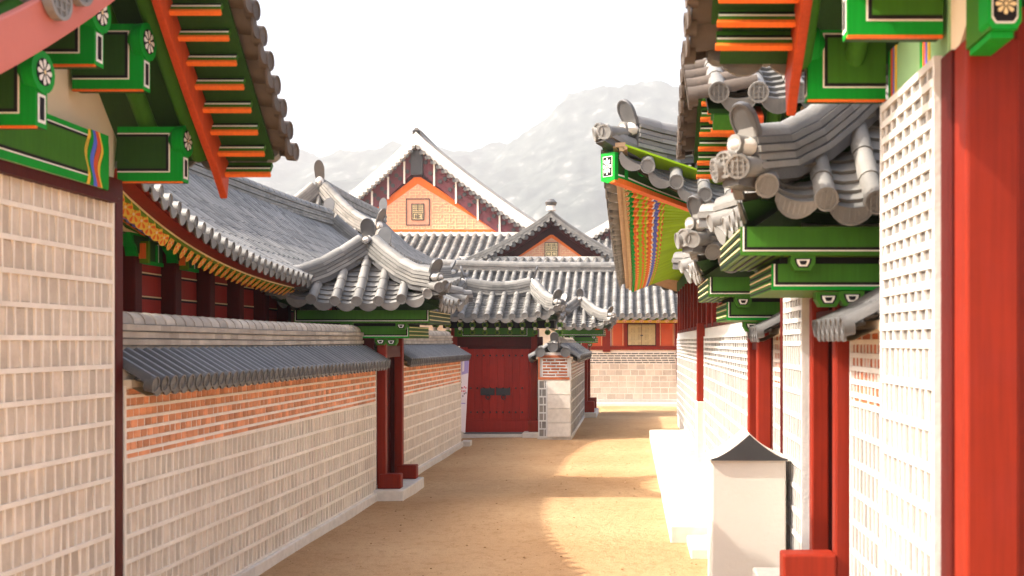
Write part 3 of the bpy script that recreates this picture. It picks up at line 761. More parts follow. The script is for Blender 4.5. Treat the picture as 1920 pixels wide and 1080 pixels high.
m_.rings([[q[0] + V((.13, 0, .0)), q[0] + V((.13, 0, .015)), q[0] + V((-.03, 0, .0)), q[0] + V((-.03, 0, -.015))] for q in fr], 'red', t=.5)
m_.build('eaves_board', L5, True)
m_ = MB(); m_.bx(-4.50, -4.42, 8.6, 21.6, 2.985, 3.03, 'cream', .4); m_.bx(-4.6, -4.5, 8.6, 21.6, 2.97, 3.14, 'green_dark', .5); m_.build('purlin', L5, False)
NR = 92
for i in range(NR):
    u = -A5 + .12 + (2 * A5 - .24) * i / (NR - 1); e = mp(u, 0) + V((-.21, 0, -.15)); a = abs(u) / A5
    yi = e.y if a < .78 else 15.2 + math.copysign(A5 * .78 + (a - .78) * 1.2, u)
    inn = V((-4.58, yi, 3.12)); d = (e - inn).normalized(); m_ = MB()
    for k, (s0, s1, mm) in enumerate(((0, .55, 'green'), (.55, .64, 'orange'), (.64, .70, 'green_dark'), (.70, .78, 'blue'), (.78, .86, 'coral'), (.86, 1, 'green'))):
        m_.tube([inn + (e - inn) * s0, inn + (e - inn) * s1], .042, mm, 8, k in (0, 5), .5)
    s = d.cross(Z).normalized(); up = s.cross(d)
    flower(m_, e + d * .004, s, up * 1.35, d, .055, 'orange', 'yellow', 6)
    m_.build('rafter', L5)
# far corner beam end
c = fn5[2](1, 1)[0]; m_ = MB(); d = V((.7, .2, 0)).normalized()
m_.box(c + V((-.28, -.22, -.36)), V((.13, 0, 0)), V((0, .2, 0)), V((0, 0, .26)), 'green_bright', .5)
rect(m_, c + V((-.28, -.22, -.36)), X, Z, -Y, .015, .115, .03, .23, .003, 'white'); flower(m_, c + V((-.215, -.22, -.23)), X, Z * 1.5, -Y, .055, 'white', 'green_dark')
m_.bx(c.x - .25, c.x - .1, c.y - .18, c.y, c.z - .62, c.z - .4, 'orange', .5)
m_.build('corner_rafter', L5, False)

# another hip roof standing further behind
L6 = thing('rear_pavilion', 'distant hall whose dark ridge end peeks above the left roof', 'building', (-9.3, 36, 0))
hip_roof(L6, -9.3, 36.0, 'Y', 5.0, 2.0, 4.0, 4.7, 1.75, up=.4, flare=.2, pitch=.32, rad=.08, step=.22, det=0, nseg=6, rw=.36, rl=4, hl=4, lh=.08, tall=.62, hips=((-1, -1), (-1, 1)))
mb = MB(); mb.bx(-10.6, -8.0, 32, 40, 0, 4.75, 'red', .5); mb.build('wall', L6, False)

# ================================================================== FAR END OF THE ALLEY
F1 = thing('main_gate', 'closed dark red double door gate facing down the alley', 'gate', (-2.78, 22.7, 0))
hip_roof(F1, -2.82, 22.9, 'X', 1.30, 1.0, .72, 2.50, .55, up=.14, flare=.06, pitch=.265, rad=.062, step=.075, rw=.24, rl=4, hl=4, lh=.055, tall=.3, sag=.1)
yd = 22.6
mb = MB()
for k in range(10):
    mb.bx(-3.62 + .16 * k + .001, -3.62 + .16 * (k + 1) - .001, yd, yd + .06, .1, 1.9, 'red_shade_lift', None)
for z0, z1 in ((.1, .34), (.36, .38), ): mb.bx(-3.62, -2.02, yd - .012, yd, z0, z1, 'red_shade_lift', .4)
mb.bx(-3.62, -3.3, yd - .004, yd, .4, 1.86, 'red_shade_lift', .4); mb.bx(-2.24, -2.16, yd - .03, yd, .38, 1.9, 'red_shade_lift', .3); mb.bx(-3.44, -2.02, yd - .03, yd, 1.86, 1.92, 'red_dark', .3)
dr = mb.build('door', F1, False, .006)
for z in (1.72, 1.03, .52):
    for k in range(9):
        m_ = MB(); c = V((-3.38 + .136 * k, yd - .004, z)); m_.rings([[c + X * (.02 * s * math.cos(a)) + Z * (.02 * s * math.sin(a)) - Y * dd for a in [2 * math.pi * q / 8 for q in range(8)]] for s, dd in ((1, 0), (.8, .016), (.3, .024))], 'iron'); m_.build('stud', dr)
for x0 in (-3.175, -2.845):
    m_ = MB(); m_.bx(x0, x0 + .30, yd - .016, yd, .88, 1.03, 'iron'); c = V((x0 + .16, yd - .03, .84))
    m_.tube([c + X * (.045 * math.cos(a)) + Z * (.045 * math.sin(a)) for a in [2 * math.pi * q / 14 for q in range(15)]], .011, 'iron', 7); m_.bx(x0 + .12, x0 + .2, yd - .03, yd - .016, .86, .92, 'iron')
    m_.build('lock_plate', dr, True)
mb = MB(); mb.bx(-3.75, -1.86, yd - .07, yd + .1, 1.92, 2.12, 'red_dark', .6); mb.build('lintel', F1, False, .008)
mb = MB(); mb.bx(-3.7, -2.02, yd - .16, yd + .1, 2.12, 2.30, 'green', .5)
painted(mb, V((-3.55, yd - .16, 2.12)), X, Z, -Y, 1.4, .18, (.02, .02, .02, 0), 'green', 'green')
mb.bx(-3.95, -1.6, yd - .12, yd + .3, 2.30, 2.46, 'black', .5)
mb.build('green_beam', F1, False)
for k in range(11):
    x = -4.1 + .262 * k; m_ = MB(); yb = yd - .2
    for z, s in ((2.40, 1), (2.24, .9)):
        m_.disc(V((x, yb - .02, z - .03)), -Y, X, .062 * s, 'green_yellow', .18, 12, 1, .6)
        m_.disc(V((x, yb - .035, z - .035)), -Y, X, .034 * s, 'green_dark', .02, 10, 1, .6)
        m_.tube([V((x, yb + .1, z + .05)), V((x, yb - .055, z + .05))], .033, 'white', 10, True, .9)
    m_.build('bracket', F1)
for x in (-2.03, -3.72):
    post(F1, x, yd - .03, .13, .14, 2.45, 'post', 'red')
    m_ = MB(); m_.bx(x - .12, x + .12, yd - .25, yd + .12, .12, .36, 'red'); m_.build('foot_block', F1, False, .03)
    m_ = MB(); m_.bx(x - .22, x + .2, yd - .4, yd + .15, -.1, .12, 'granite'); m_.build('foot_stone', F1, False, .015)
mb = MB(); mb.bx(-3.8, -2.25, yd - .22, yd + .1, -.1, .07, 'granite'); mb.bx(-3.6, -2.1, yd - .1, yd + .1, .07, .1, 'tile_dark'); mb.build('threshold', F1, False, .01)
mb = MB(); mb.bx(-3.62, -2.05, yd + .06, yd + 1.4, .1, 2.3, 'red_dark'); mb.build('gate_passage', F1, False)
mb = MB(); mb.bx(-5.5, -3.78, yd - .02, yd + .3, 0, 2.2, 'mortar'); wall_units(mb, V((-5.5, yd - .024, 0)), X, -Y, 1.7, .1, rows_low[:-2], seed=5); mb.build('flank_wall', F1, False)

# brick and stone wall running on from the gate
F2, ztF2 = low_wall('short wall with red brick panel and white stone corner beside red door', -1.23, 1, 21.9, 28.3, [('stone_sun_toned', .235, .30)] * 5 + [('brick_sun_toned', .06, .2)] + [('brick_sun_toned', .075, .2)] * 4 + [('brick_sun_toned', .06, .22)], seed=31, thick=.66, pitch=.2, step=.12, mort='mortar_white', base=.02, cap_h=.26, rl=3, zb=.06)
mb = MB(); o = V((-1.89, 21.9, 0))
mb.bx(-1.45, -1.23, 21.84, 21.898, .1, 1.20, 'granite', .9) if False else None
for k in range(4): mb.bx(-1.70, -1.235, 21.86, 21.898, .06 + .29 * k + .004, .06 + .29 * (k + 1) - .004, 'granite')
wall_units(mb, V((-1.89, 21.898, 0)), X, -Y, .18, .06, [('stone_sun_toned', .165, .12), ('stone_sun_toned', .165, .18)] * 3 + [('stone_sun_toned', .17, .12)], mort='mortar_white', mt=.03, seed=9)
wall_units(mb, V((-1.82, 21.898, 0)), X, -Y, .55, 1.30, [('brick_sun_toned', .055, .28)] + [('brick_sun_toned', .062, .2)] * 5, mort='mortar_white', mt=.022, vm=.016, seed=10)
for z in (1.235, 1.685): mb.bx(-1.89, -1.25, 21.87, 21.898, z, z + .05, 'brick_sun_toned', .5)
mb.bx(-1.89, -1.86, 21.87, 21.898, 1.285, 1.685, 'brick_sun_toned', .5)
mb.build('end_face', F2, False)
mb = MB()
for k in range(3):
    x = -1.84 + .26 * k; z = 1.80 + (.1 if k == 1 else 0)
    mb.tube([V((x, 22.1, z + .06)), V((x, 21.76, z))], .085, 'tile', 12); mb.disc(V((x, 21.74, z)), -Y, X, .105, 'tile_dark', .03, 16, 1)
mb.build('end_tiles', F2)

# small gate further along
side_gate('farther small roofed gate beyond the brick corner wall', -1.36, 29.4, 1, -1.22, (28.45, 30.3), 1.2, .76, .6, 2.42, .55, .66, .3, (.26, .3, .2), psz=.16, group='small roofed side gates')

# cross building at the far end
F4 = thing('cross_building', 'low building across the alley end, shuttered window over grey masonry', 'building', (-1.5, 35, 0))
yw = 33.95
mb = MB(); mb.bx(-7, 3.2, yw, yw + 4.5, 0, 2.7, 'mortar', .5)
wall_units(mb, V((-1.3, yw - .004, 0)), X, -Y, 2.83, .18, [('stone', .19, .27)] * 6 + [('brick_grey', .072, .22)] * 5, mort='mortar', mt=.03, hp=.014, vp=.01, vm=.02, seed=41)
mb.bx(1.53, 1.62, yw - .03, yw, .18, 1.78, 'granite', .5)
mb.build('masonry', F4, False)
mb = MB(); mb.bx(-1.3, 1.62, yw - .08, yw, -.1, .18, 'granite'); mb.bx(-1.3, 3, yw - .5, yw - .08, -.1, .10, 'granite'); mb.build('plinth', F4, False, .01)
for x0, x1 in ((-1.36, -.88), (-.60, -.20), (.92, 1.40), (1.5, 2.4)):
    mb = MB(); mb.bx(x0, x1, yw - .02, yw - .002, 1.86, 2.66, 'coral', .5)
    for a, b in ((x0 + .03, x0 + .045), (x1 - .045, x1 - .03)): mb.bx(a, b, yw - .026, yw - .02, 1.9, 2.6, 'cream', .5)
    mb.build('plaster_panel', F4, False)
mb = MB()
mb.bx(-1.4, 2.4, yw - .07, yw, 1.76, 1.88, 'red', .5); mb.bx(-1.4, 2.4, yw - .07, yw, 2.60, 2.70, 'red', .5)
for x in (-.88, -.20, .82, 1.42): mb.bx(x, x + (.24 if x == -.88 else .1), yw - .09, yw - .002, 1.7 if x == -.88 else 1.88, 2.62, 'red', .5)
mb.bx(1.46, 1.56, yw - .1, yw - .031, .70, 2.62, 'red', .5)
mb.build('timber_frame', F4, False, .006)
wn = MB(); wn.bx(-.1, .82, yw - .075, yw - .002, 1.88, 2.62, 'red_dark', .5); wn = wn.build('window', F4, False)
for x0 in (-.07, .365):
    m_ = MB()
    for k in range(4): m_.bx(x0 + .106 * k, x0 + .106 * (k + 1) - .003, yw - .10, yw - .076, 1.92, 2.57, 'shutter')
    for z in (2.02, 2.26, 2.48): m_.bx(x0, x0 + .42, yw - .115, yw - .10, z, z + .05, 'shutter', .8)
    m_.build('shutter', wn, False)
m_ = MB(); m_.bx(.32, .40, yw - .13, yw - .116, 2.2, 2.24, 'iron'); m_.build('latch', wn, False)
rb = MB()
pos4 = lambda u, v: V((u, 33.05 + 3.5 * v, 2.80 + .02 * ((u + 1) / 4) ** 2 + 1.62 * (.75 * v + .25 * v * v)))
tile_slope(rb, pos4, -6.6, 3.2, .262, lambda u: 1.0, .10, .075, 1, 7, 'green_dark')
pos4b = lambda u, v: V((u, 40.05 - 3.5 * v, 2.80 + 1.62 * (.75 * v + .25 * v * v)))
tile_slope(rb, pos4b, -6.6, 3.2, .4, lambda u: 1.0, .3, .075, 0, 5, 'green_dark')
r4 = rb.build('roof', F4)
m_ = MB(); ridge(m_, [V((-6.6 + 9.8 * k / 10, 36.55, 4.40 + .10 * ((k - 5) / 5) ** 2)) for k in range(11)], .4, 3, .075, .13, .35, mat='tile'); m_.build('ridge', r4)
for k in range(16):
    x = -1.75 + .262 * k; m_ = MB()
    m_.tube([V((x, yw - .05, 2.85)), V((x, 33.18, 2.69))], .072, 'green_yellow', 10); flower(m_, V((x, 33.18, 2.69)), X, Z, -Y, .07, 'coral', 'cream', 6); m_.build('rafter', F4)
m_ = MB(); m_.bx(-1.8, 2.4, 33.2, 33.24, 2.72, 2.78, 'green_yellow', .5); m_.bx(-1.8, 2.4, yw - .12, yw - .07, 2.62, 2.70, 'yellow', .3); m_.build('eaves_board', F4, False)

def strokes(mb, o, w, h, segs, th, m, d):
    for x0, z0, x1, z1 in segs:
        a, b = min(x0, x1), max(x0, x1); c, e = min(z0, z1), max(z0, z1)
        mb.bx(o.x + a * w - th / 2, o.x + b * w + th / 2, o.y - d, o.y, o.z + c * h - th / 2, o.z + e * h + th / 2, m, .5)
def gable_hall(name, label, yp, apex, le, re, pan, y_front, zf, wid, k_disc, band, bb, glyph, gs, dp=10, studs=False, lime=False, pitch=.4, back=12, xs=None, seed=1, wallm='red', frame=1, sag=.03):
    """hall whose decorated gable faces the camera. apex/le/re = (x,z) on the verge line, pan = (x0, x1, z0, xa, za) brick triangle"""
    t = thing(name, label, 'building', ((le[0] + re[0]) / 2, yp + dp / 2, 0)); rg = random.Random(seed)
    def vl(E, s, lift=0): return V((apex[0] + (E[0] - apex[0]) * s, yp, apex[1] + (E[1] - apex[1]) * (s ** .92 if True else s) - abs(E[0] - apex[0]) * sag * math.sin(math.pi * s) + lift))
    rf = MB()
    for E in (le, re):
        n = 14; fr = []
        for i in range(n + 1):
            p = vl(E, i / n); fr.append([p + V((0, -.5, 0)), p + V((0, .5, 0)), p + V((0, .5, -band)), p + V((0, -.5, -band))])
        if lime: rf.rings(fr, 'lime', t=.8)
        else:
            for l0, l1, mm in ((0, .3, 'tile'), (.36, .62, 'tile'), (.68, 1, 'tile')):
                rf.rings([[a[0] - Z * band * l0 - Y * (.1 * (l0 > .3)), a[1] - Z * band * l0, a[1] - Z * band * l1, a[0] - Z * band * l1 - Y * (.1 * (l0 > .3))] for a in fr], mm)
            rf.rings([[a[0] + Y * .06, a[1], a[1] - Z * band, a[0] + Y * .06 - Z * band] for a in fr], 'tile_dark')
        rf.tube([vl(E, i / n, .02) for i in range(n + 1)], band * .22, 'tile', 8)
        for i in range(k_disc):                                     # round tiles along the verge
            p = vl(E, (i + .5) / k_disc, -band - .02); r_ = abs(E[0] - apex[0]) / k_disc * .3
            rf.tube([p + Y * .3, p - Y * .62], r_, 'tile', 8); rf.disc(p - Y * .64, -Y, X, r_ * 1.2, 'tile', .05, 10, 1)
            q = vl(E, (i + 1) / k_disc, -band - r_ * 1.6); rf.disc(q - Y * .56, -Y, X, r_ * 1.25, 'tile_dark', .05, 8, 1)
        # roof surface going back
        sgn = math.copysign(1, E[0] - apex[0])
        L = abs(E[0] - apex[0])
        pos = lambda u, v, E=E: V((vl(E, 1 - v).x, yp + u, vl(E, 1 - v).z - .12))
        tile_slope(rf, pos, .3, dp, pitch * 1.3, lambda u: 1.0, .6, pitch * .25, 0, 5, 'tile_dark', cstep=.8)
    roof = rf.build('roof', t)
    m_ = MB(); ridge(m_, [V((apex[0], yp - .3, apex[1] - .1)), V((apex[0], yp + dp, apex[1] - .1))], band * .7, 3, band * .1, band * .2, .8); m_.build('ridge', roof)
    for E in (le, re):                                              # bargeboard
        n = 12; m_ = MB(); fr = []
        for i in range(n + 1):
            p = vl(E, i / n); fr.append([p + V((0, -.12, -band)), p + V((0, 0, -band)), p + V((0, 0, -band - bb)), p + V((0, -.12, -band - bb))])
        m_.rings(fr, wallm, t=.5); b_ = m_.build('bargeboard', t, False)
        if studs:
            m_ = MB()
            for i in range(26):
                m_ = MB(); p = vl(E, (i + .7) / 27, -band - bb * (.38 if i % 2 else .68)) - Y * .12; m_.disc(p - Y * .04, -Y, X, .12, 'iron', .05, 8, 0); m_.build('stud', b_)
            for i in range(5):
                p = vl(E, .13 + .165 * i, -band - bb * .1) - Y * .13; m_ = MB(); m_.bx(p.x - .05, p.x + .05, p.y - .06, p.y, p.z - bb * 1.0, p.z, 'white', .7); m_.build('batten', b_, False)
    x0, x1, z0, xa, za = pan
    m_ = MB(); tri = [V((x0, yp + .05, z0)), V((x1, yp + .05, z0)), V((xa + .02 * (x1 - x0), yp + .05, za)), V((xa - .02 * (x1 - x0), yp + .05, za))]
    m_.rings([tri, [p + Y * .1 for p in tri]], 'orange', t=.5)
    bw = (za - z0) * .09; inner = [V((x0 + bw * 2.6, yp + .04, z0 + bw)), V((x1 - bw * 2.6, yp + .04, z0 + bw)), V((xa, yp + .04, za - bw * 1.3))]
    m_.poly(inner, 'gable_pink', .5)
    cs = wid; nz = int((za - z0 - 2 * bw) / cs); lw = cs * .16        # fret of pale mortar lines
    def inside(x, z):
        s = (z - z0 - bw) / (za - z0 - 2.3 * bw)
        return 0 <= s < .97 and x0 + 2.9 * bw + (xa - x0 - 2.9 * bw) * s + lw < x < x1 - 2.9 * bw - (x1 - 2.9 * bw - xa) * s - lw
    gx0, gx1, gz0, gz1 = glyph
    for j in range(nz + 1):
        for i in range(int((x1 - x0) / cs)):
            x, z = x0 + i * cs, z0 + bw * 1.15 + j * cs
            if not inside(x, z) or (gx0 - cs * .6 < x < gx1 + cs * .3 and gz0 - cs * .5 < z < gz1 + cs * .3): continue
            k = (i * 7 + j * 3 + (i * j) % 4) % 4 if rg.random() < .8 else rg.randrange(4)
            if k != 1 and inside(x + cs, z): m_.bx(x, x + cs, yp + .02, yp + .04, z, z + lw, 'cream', .5)
            if k != 3 and inside(x, z + cs): m_.bx(x, x + lw, yp + .018, yp + .04, z, z + cs, 'cream', .5)
    m_.build('brick_gable', t, False)
    m_ = MB(); w_, h_ = gx1 - gx0, gz1 - gz0; th = w_ * .035
    o = V((gx0, yp + .02, gz0))
    if frame == 2:
        strokes(m_, o, w_, h_, ((0, 0, 1, 0), (0, 1, 1, 1), (0, 0, 0, 1), (1, 0, 1, 1)), th, 'iron', .03)
        o = V((gx0 + w_ * .24, yp + .02, gz0 + h_ * .2)); w_ *= .52; h_ *= .6; th *= .9
    m_.bx(o.x, o.x + w_, o.y - .02, o.y, o.z, o.z + h_, 'cream', .5)
    o2 = o - Y * .02
    strokes(m_, o2, w_, h_, ((0, 0, 1, 0), (0, 1, 1, 1), (0, 0, 0, 1), (1, 0, 1, 1)), th * 1.3, 'iron', .03)
    strokes(m_, o2, w_, h_, gs, th * .8, 'iron', .025)
    m_.build('emblem', t, False)
    fs = MB()
    xl, xr = xs or (le[0], re[0])
    pos = lambda u, v: V((u, y_front + (yp - y_front) * v, zf + (z0 - zf) * (.8 * v + .2 * v * v)))
    tile_slope(fs, pos, xl, xr, pitch, lambda u: 1.0, pitch * .5, pitch * .29, 1, 7, 'tile_dark')
    fs.bx(xl, xr, yp - .35, yp + .05, z0 - .12, z0 + .10, 'lime', .7)
    fs.build('front_slope', roof)
    wl = MB(); wl.bx(xl + .6, xr - .6, yp + .2, yp + dp, 0, z0, wallm, .5); wl.build('wall', t, False)
    if xl < x0: 
        wl = MB(); q = [V((le[0] * .93 + apex[0] * .07, yp + .3, z0 - .3)), V((re[0] * .93 + apex[0] * .07, yp + .3, z0 - .3)), V((apex[0], yp + .3, apex[1] - band * 1.2))]; wl.rings([q, [p + Y * .2 for p in q]], wallm); wl.build('gable_wall', t, False)
    return t
dbl = [(.1, .84, .45, .84), (.28, .95, .28, .76), (.1, .76, .45, .76), (.14, .66, .42, .66), (.14, .55, .42, .55), (.14, .55, .14, .66), (.42, .55, .42, .66), (.06, .46, .48, .46), (.14, .34, .42, .34), (.14, .12, .42, .12), (.14, .12, .14, .34), (.42, .12, .42, .34)]
dbl = dbl + [(1 - a, b, 1 - c, d) for a, b, c, d in dbl]
seal = [(.12, .88, .88, .88), (.5, .95, .5, .6), (.12, .76, .88, .76), (.12, .64, .88, .64), (.12, .52, .88, .52), (.12, .1, .12, .42), (.12, .42, .88, .42), (.88, .1, .88, .42), (.28, .3, .44, .3), (.28, .12, .44, .12), (.28, .12, .28, .3), (.58, .3, .74, .3), (.58, .12, .74, .12), (.6, .12, .6, .3), (.5, .1, .5, .36), (.28, .21, .44, .21)]
q = lambda px, py, d: ((px - 1182) * d / 2000, 2 - (py - 642) * d / 2000)
x0, z0 = q(962, 487, 42); x1, _ = q(1100, 487, 42); xa, za = q(1034, 440, 42); e0 = q(1022, 482, 42); e1 = q(1046, 455, 42)
F5 = gable_hall('gabled_hall', 'middle hall with small orange brick gable bearing a paired emblem', 42, q(1035, 398, 42), q(862, 492, 42), q(1178, 486, 42), (x0, x1, z0, xa, za), 38.6, 4.62, .085, 15, .26, .26, (e0[0], e1[0], e0[1], e1[1]), dbl, dp=9, pitch=.32, xs=(-6.7, .2), wallm='red_dark')
m_ = MB(); p = V((q(1035, 398, 42)[0], 41.5, q(1035, 398, 42)[1])); m_.tube([p, p + Z * .22], [.2, .16], 'lime', 10); m_.tube([p + Z * .2, p + Z * .32, p + Z * .44], [.2, .24, .12], 'tile_dark', 10); m_.build('finial', F5)
x0, z0 = q(655, 440, 60); x1, _ = q(950, 440, 60); xa, za = q(783, 332, 60); e0 = q(762, 422, 60); e1 = q(805, 373, 60)
x0 = q(640, 440, 60)[0]
F6 = gable_hall('great_hall', 'largest distant hall with broad orange gable and framed square emblem', 60, q(783, 250, 60), q(600, 412, 60), q(1030, 437, 60), (x0, x1, z0, xa, za), 55.5, 6.0, .16, 24, .72, 1.25, (e0[0], e1[0], e0[1], e1[1]), seal, dp=14, studs=True, lime=True, pitch=.47, xs=(-17.5, -4.5), wallm='purple', frame=2, sag=.01)
m_ = MB(); p = V((-11.97, 59.85, 10.2)); m_.bx(p.x - .33, p.x + .33, p.y - .12, p.y + .1, 11.4, 12.75, 'iron', .5); m_.build('apex_board', F6, False)
F7 = thing('rear_hall', 'sliver of another hall gable showing right of the paired emblem hall', 'building', (1.2, 66, 0))
m_ = MB(); a = V((*q(1095, 440, 62),)); pa, pb, pc = q(1085, 446, 62), q(1180, 388, 62), q(1300, 450, 62)
for E, F in ((pa, pb), (pb, pc)):
    A, B_ = V((E[0], 62, E[1])), V((F[0], 62, F[1])); n = 10
    m_.rings([[p_ + V((0, -.5, 0)), p_ + V((0, 6, 0)), p_ + V((0, 6, -.5)), p_ + V((0, -.5, -.5))] for p_ in (A, (A + B_) / 2 - Z * .1, B_)], 'lime', t=.5)
    for i in range(n): p_ = A + (B_ - A) * ((i + .5) / n) - Z * .6; m_.tube([p_ + Y * .2, p_ - Y * .6], .11, 'tile', 8)
m_.build('roof', F7)
m_ = MB(); tri = [V((pa[0], 62.2, pa[1] - .4)), V((pc[0], 62.2, pc[1] - .4)), V((pb[0], 62.2, pb[1] - .4))]; m_.rings([tri, [p_ + Y * .3 for p_ in tri]], 'purple'); m_.bx(pa[0] + .4, pc[0] - .4, 62.4, 68, 0, pa[1], 'purple'); m_.build('wall', F7, False)
m_ = MB(); tile_slope(m_, lambda u, v: V((u, 58 + 4 * v, 6.2 + 1.8 * v)), -3.6, 3.6, .45, lambda u: 1.0, .3, .12, 1, 7, 'tile_dark'); m_.build('front_slope', F7)

# ================================================================== RIGHT SIDE
RB = [('stone_sun_toned', .185, .10)] * 0
rowsR1 = [('stone_sun_toned', .172, .098)] * 11 + [('brick_grey', .083, .125)] * 14
R1, R1r = gable_house('near right house with white pointed grey brick gable wall and red columns', -1, 1.26, 4.6, 4.36, 5.30, 3.17, (4.45, 4.10), (5.46, 3.25), (3.5, 3.25),
    [(5.40, 3.21, .40), (4.42, 3.25, .40)], rowsR1, mort='mortar_white', wall_kw=dict(seed=51, hp=.018, vp=.013, mt=.034, vm=.022), board=.46, pur_edge=.37, depth=3.0, vlen=.82)
post(R1, 1.378, 4.13, .205, 0, 3.16, 'column', 'red', .014, .16)
mb = MB(); mb.bx(1.266, 1.34, 4.215, 4.358, 0, 3.16, 'red_dark'); mb.build('jamb_board', R1, False, .008)
mb = MB(); mb.bx(1.49, 1.62, 4.12, 4.34, 0, 3.3, 'red'); mb.build('door_jamb', R1, False, .01)
mb = MB(); mb.bx(1.265, 1.305, 5.27, 5.32, .58, 3.2, 'red_dark'); mb.build('corner_batten', R1, False); mb = MB(); mb.bx(1.235, 1.31, 5.27, 5.36, 0, .58, 'granite'); mb.build('batten_base', R1, False, .01)
mb = MB(); c = V((1.325, 3.78, 3.17)); 
mb.box(c + V((-.05, 0, -.06)), X * .1, Y * .27, Z * .2, 'green', .5); mb.bx(c.x - .04, c.x + .04, 3.8, 4.04, 3.085, 3.11, 'green_bright', .5)
q4 = [V((c.x + sx * .06, 3.775, 3.195 + sz * .085)) for sx, sz in ((-1, -.7), (-.7, -1), (.7, -1), (1, -.7), (1, .7), (.7, 1), (-.7, 1), (-1, .7))]
mb.rings([q4, [p + Y * .1 for p in q4]], 'green_bright', t=.5)
ce = V((c.x, 3.772, 3.195))
mb.poly([ce + (p - ce) * .78 - Y * .002 for p in q4], 'white', .5); mb.poly([ce + (p - ce) * .7 - Y * .004 for p in q4], 'black', .5)
flower(mb, ce - Y * .004, X, Z, -Y, .04, 'cream', 'black')
mb.build('beam_end', R1, False, 0)
mb = MB(); mb.bx(1.30, 1.40, 4.36, 5.36, 3.19, 3.45, 'pale_green', .5)
for k, (m_, a, b) in enumerate((('yellow', .0, .03), ('blue', .03, .06), ('coral', .06, .1), ('green_bright', .1, .14))):
    for y in (4.62, 5.2): mb.bx(1.295 - .001 * k, 1.40, y + a, y + b, 3.19, 3.452, m_, .5)
mb.build('lintel_beam', R1, False)

rowsA = [('stone_sun_toned', .172, .098)] * 9 + [('brick_sun_toned', .05, .19)] + [('brick_sun_toned', .076, .09)] * 4 + [('brick_sun_toned', .06, .2)]
low_wall('low brick and stone wall tucked between near right house and red gate', 1.30, -1, 5.34, 6.26, rowsA, zb=.1, seed=61, mort='mortar_white', thick=.5, base=.02, pitch=.13, over=.2, near_end=False)
GA = side_gate('nearer right gate with green eaves, red posts and tiled roof', 1.46, 6.66, -1, 1.27, (6.36, 7.18), .88, .78, .28, 2.735, .64, .84, .46, (.37, .30, .17), psz=.115, base_h=.45, det=2, feet=(0,), group='small roofed side gates')

rowsR2 = [('stone_sun_toned', .172, .098)] * 11 + [('brick_grey', .083, .125)] * 12
R2, R2r = gable_house('second right house, narrow brick gable wall between the two gates', -1, 1.20, 7.8, 7.36, 8.28, 3.02, (7.65, 3.78), (8.45, 3.25), (6.85, 3.30),
    [(8.3, 3.08, .34), (7.2, 3.08, .34)], rowsR2, near_tiles=True, mort='mortar_white', wall_kw=dict(seed=71, hp=.016, vp=.011, mt=.032), board=.40, edge=.80, pur_edge=.3, depth=3.0, det=2)
post(R2, 1.19, 8.29, .05, .4, 3.0, 'corner_batten', 'red_dark')
low_wall('short capped wall right beside the far post of the nearer right gate', 1.28, -1, 7.30, 7.36 + .0, rowsA, seed=62, mort='mortar_white', base=.01, pitch=.1, over=.2, near_end=False) if False else None
low_wall('low capped wall between second right house and farther right gate', 1.22, -1, 8.34, 9.02, rowsA, seed=63, mort='mortar_white', base=.02, pitch=.13, over=.2, near_end=False)
GB = side_gate('farther right gate with green eaves beside the white wall', 1.32, 9.38, -1, 1.14, (9.12, 9.80), .86, .72, .28, 2.62, .6, .68, .34, (.3, .25, .14), psz=.12, base_h=.2, det=1, feet=(), group='small roofed side gates')

# long hall on the right with sweeping eaves
R3 = thing('sweeping_eaves_hall', 'large right hall whose curved eave shows striped painted rafters', 'building', (3.2, 18.3, 0))
A3, B3 = 7.75, 3.40
rf3, fn3 = hip_roof(R3, 3.2, 18.3, 'Y', A3, B3, 5.2, 3.12, 2.3, up=.88, flare=.08, pitch=.27, rad=.068, step=.10, det=1, deck='tan', rw=.3, rl=4, hl=5, lh=.055, tall=.34, cstep=.12, dv0=.04)
wx = 1.13
mb = MB(); mb.bx(wx + .004, wx + .3, 10.1, 25.6, 0, 2.22, 'mortar_white', .5)
rowsR3 = [('stone_sun_toned', .172, .13)] * 7 + [('stone_sun_toned', .172, .13)] * 2 + [('brick_grey', .07, .2)] * 6
wall_units(mb, V((wx, 10.1, 0)), Y, -X, 6.1, .28, rowsR3[:8] + rowsR3[9:], mort='mortar_white', hp=.016, seed=81); wall_units(mb, V((wx, 16.55, 0)), Y, -X, 9.0, .28, rowsR3[:8] + rowsR3[9:], mort='mortar_white', hp=.016, seed=82)
mb.build('masonry', R3, False)
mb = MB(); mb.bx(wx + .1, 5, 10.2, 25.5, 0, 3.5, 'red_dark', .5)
mb.build('timber_wall', R3, False)
for k in range(15):
    y = 10.35 + k * 1.05; post(R3, wx + .06, y, .16, 2.22, 3.4, 'column', 'red')
for k in range(44):
    y = 10.5 + k * .35
    m_ = MB(); m_.bx(wx + .04, wx + .1, y, y + .13, 2.22, 3.25, 'red'); m_.build('upright_board', R3, False)
mb = MB(); mb.bx(wx - .01, wx + .12, 10.2, 25.5, 2.215, 2.27, 'red_dark'); mb.bx(wx - .02, wx + .12, 10.2, 25.5, 3.2, 3.42, 'green', .5); mb.build('rail', R3, False)
post(R3, wx - .0, 16.35, .22, 1.10, 2.3, 'wall_post', 'red')
mb = MB(); mb.bx(wx - .12, wx + .1, 16.2, 16.5, .17, 1.10, 'granite'); mb.build('post_base', R3, False, .012)
mp3, _ = fn3[0](-1); ep3, _ = fn3[1](-1)
corner = fn3[2](-1, -1)[0]
